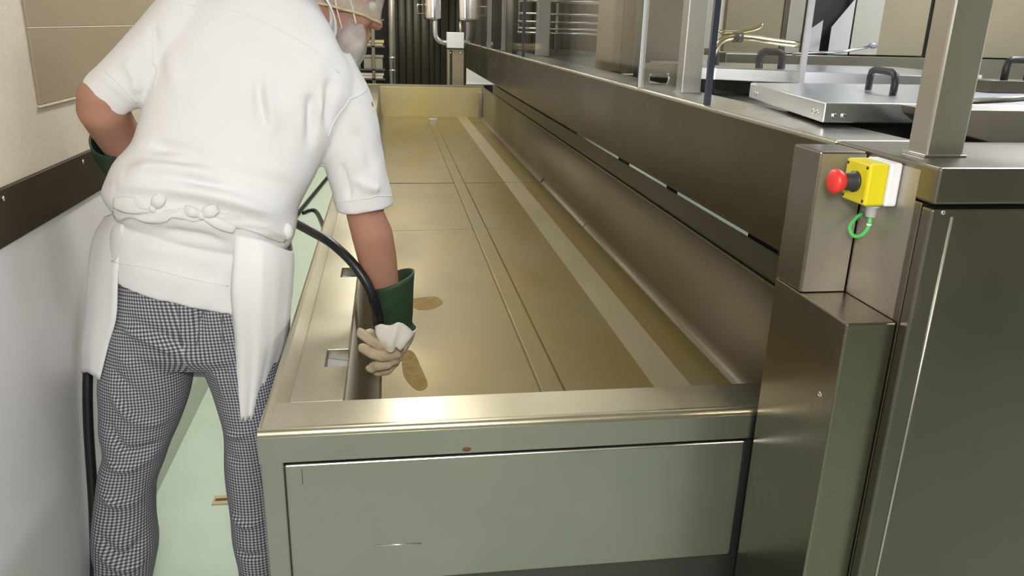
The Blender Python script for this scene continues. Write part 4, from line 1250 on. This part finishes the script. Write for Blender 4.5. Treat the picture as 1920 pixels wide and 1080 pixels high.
gr = glove('right',
           [((-0.0586, 2.0100, 0.8316), (0.0570, 2.0100, 0.8752), 0.0600), ((-0.0568, 2.0100, 0.7986), (0.0534, 2.0100, 0.8185), 0.0550), ((-0.0528, 2.0150, 0.7436), (0.0514, 2.0150, 0.7559), 0.0460), ((-0.0509, 2.0150, 0.7112), (0.0495, 2.0150, 0.7267), 0.0420), ((-0.0454, 2.0150, 0.7017), (0.0594, 2.0150, 0.7108), 0.0450)],
           [([(-0.0048, 1.9850, 0.6722), (-0.0314, 1.9650, 0.6814), (-0.0589, 1.9650, 0.6977), (-0.0866, 1.9800, 0.7139)], [0.0154, 0.0154, 0.0142, 0.0131]),
            ([(0.0047, 1.9850, 0.6469), (-0.0265, 1.9630, 0.6513), (-0.0571, 1.9650, 0.6608), (-0.0840, 1.9850, 0.6688)], [0.0160, 0.0160, 0.0148, 0.0131]),
            ([(0.0073, 1.9950, 0.6299), (-0.0158, 1.9750, 0.6254), (-0.0415, 1.9750, 0.6186), (-0.0634, 1.9900, 0.6048)], [0.0154, 0.0154, 0.0148, 0.0137]),
            ([(0.0044, 2.0200, 0.6127), (-0.0136, 2.0100, 0.5922), (-0.0312, 2.0120, 0.5840), (-0.0502, 2.0200, 0.5795)], [0.0137, 0.0131, 0.0125, 0.0114]),
            ([(-0.0003, 2.0450, 0.6597), (-0.0238, 2.0600, 0.6544), (-0.0468, 2.0550, 0.6700), (-0.0662, 2.0400, 0.6893)], [0.0165, 0.0154, 0.0142, 0.0125])],
           [((0.0003, 2.0150, 0.7033), (-0.0008, 2.0100, 0.6506), 0.030, 0.028), ((0.0199, 2.0150, 0.6714), (0.0046, 2.0050, 0.6319), 0.020, 0.020), ((-0.0147, 2.0200, 0.6705), (-0.0053, 2.0100, 0.6428), 0.022, 0.02)])
bm = bmesh.new()
LIN = [[(-0.0480, 1.9650, 0.7367), (-0.0173, 1.9550, 0.7457), (0.0174, 1.9580, 0.7449), (0.0542, 1.9850, 0.7135), (0.0583, 2.0300, 0.6924)],
       [(-0.0459, 1.9580, 0.7122), (-0.0138, 1.9480, 0.7182), (0.0197, 1.9530, 0.7197), (0.0480, 1.9750, 0.6992), (0.0520, 2.0200, 0.6777)],
       [(-0.0313, 1.9550, 0.6826), (-0.0087, 1.9450, 0.6966), (0.0192, 1.9520, 0.6942), (0.0363, 1.9720, 0.6808), (0.0398, 2.0100, 0.6601)],
       [(-0.0233, 1.9580, 0.6657), (-0.0008, 1.9500, 0.6744), (0.0133, 1.9570, 0.6740), (0.0247, 1.9720, 0.6641), (0.0278, 2.0000, 0.6459)]]
rows = [spline(r, 5) for r in LIN]
for i_, r_ in enumerate(rows):
    for k_, q_ in enumerate(r_):
        q_ += Vector((0.0015 * math.sin(k_ * 1.1 + i_), -0.004 * math.sin(k_ * 0.9 + i_ * 1.7), 0.005 * math.sin(k_ * 0.8 + 0.6 * i_)))
vv = [[bm.verts.new(p) for p in spline([r[j] for r in rows], 5)] for j in range(len(rows[0]))]
for a, b in zip(vv, vv[1:]):
    for k in range(len(a) - 1):
        bm.faces.new([a[k], a[k + 1], b[k + 1], b[k]])
obj('folded_lining', bm, 'lining', gr, smooth=True, solid=0.004)
gl = glove('left',
           [((-0.7200, 2.0600, 1.2072), (-0.6028, 2.0600, 1.2261), 0.0620), ((-0.7246, 2.0900, 1.1728), (-0.6102, 2.0900, 1.1905), 0.0580), ((-0.7141, 2.1300, 1.1192), (-0.6244, 2.1300, 1.1398), 0.0500), ((-0.6961, 2.1600, 1.0789), (-0.6280, 2.1600, 1.0999), 0.0420)],
           [([(-0.57, 2.20, 1.135), (-0.55, 2.245, 1.12), (-0.52, 2.25, 1.10), (-0.51, 2.225, 1.09)], [0.013, 0.0125, 0.012, 0.010]),
            ([(-0.57, 2.20, 1.115), (-0.55, 2.248, 1.095), (-0.52, 2.252, 1.078), (-0.51, 2.225, 1.068)], [0.013, 0.013, 0.012, 0.0105]),
            ([(-0.575, 2.20, 1.095), (-0.555, 2.243, 1.072), (-0.525, 2.248, 1.055), (-0.513, 2.222, 1.046)], [0.013, 0.0125, 0.0115, 0.010]),
            ([(-0.58, 2.195, 1.08), (-0.563, 2.232, 1.05), (-0.535, 2.238, 1.034), (-0.522, 2.215, 1.028)], [0.0115, 0.011, 0.010, 0.009]),
            ([(-0.575, 2.17, 1.13), (-0.545, 2.165, 1.115), (-0.52, 2.18, 1.10), (-0.512, 2.2, 1.095)], [0.014, 0.013, 0.012, 0.0105])],
           [((-0.60, 2.165, 1.16), (-0.575, 2.195, 1.10), 0.032, 0.03), ((-0.59, 2.18, 1.13), (-0.575, 2.2, 1.085), 0.028, 0.024)])

# hoses
hs = tag(tb('rubber_hose', [(-0.0318, 2.0080, 0.6760), (-0.0345, 1.9850, 0.7285), (-0.0425, 1.9600, 0.7863), (-0.0624, 1.9600, 0.8527), (-0.1017, 1.9800, 0.9091), (-0.1560, 2.0200, 0.9515), (-0.2143, 2.0800, 0.9696), (-0.2680, 2.1400, 0.9845), (-0.34, 2.22, 1.02), (-0.44, 2.245, 1.03), (-0.53, 2.215, 1.075),
                            (-0.62, 2.24, 1.06), (-0.70, 2.2, 0.98), (-0.735, 2.12, 0.88), (-0.7650, 2.0278, 0.7523), (-0.7750, 1.9795, 0.6250), (-0.7800, 1.9444, 0.4913), (-0.7760, 1.8844, 0.2762), (-0.770, 1.80, 0.1), (-0.745, 1.62, 0.016), (-0.70, 1.2, 0.0135), (-0.6, 0.6, 0.0135)],
             0.0125, 'hose', None, 14, 6), 'thick black rubber hose held by the worker, curving down into the vat', 'hose')
thin = tag(tb('thin_hose', [(-0.72, 5.75, 0.019), (-0.755, 5.95, 0.019), (-0.745, 6.3, 0.012), (-0.69, 7.0, 0.012), (-0.60, 8.1, 0.012), (-0.5, 9.2, 0.012)], 0.018, 'hose', None, 10, 6),
           'thin black hose lying on the green floor beyond the worker', 'hose')
thin2 = tag(tb('thin_hose', [(-0.70, 6.40, 0.014), (-0.65, 6.5, 0.014), (-0.60, 6.45, 0.014), (-0.53, 6.1, 0.014), (-0.45, 5.6, 0.014), (-0.36, 5.4, 0.014)], 0.014, 'hose', None, 10, 6),
            'short black hose curving toward the vat on the green floor', 'hose')
dr = thing('floor_drain', 'small rusty metal plate on the green floor beside the right trouser leg', 'drain', (-0.5743, 2.3369, 0.0000))
p = Vector((-0.5743, 2.3369, 0.0000))
bx('plate', (p.x - 0.02, p.y - 0.03, 0.0), (p.x + 0.05, p.y + 0.02, 0.004), 'bin_cream', dr, 0.001)
bx('slot', (p.x - 0.012, p.y - 0.012, 0.004), (p.x + 0.04, p.y + 0.0, 0.0055), 'rust', dr, 0)
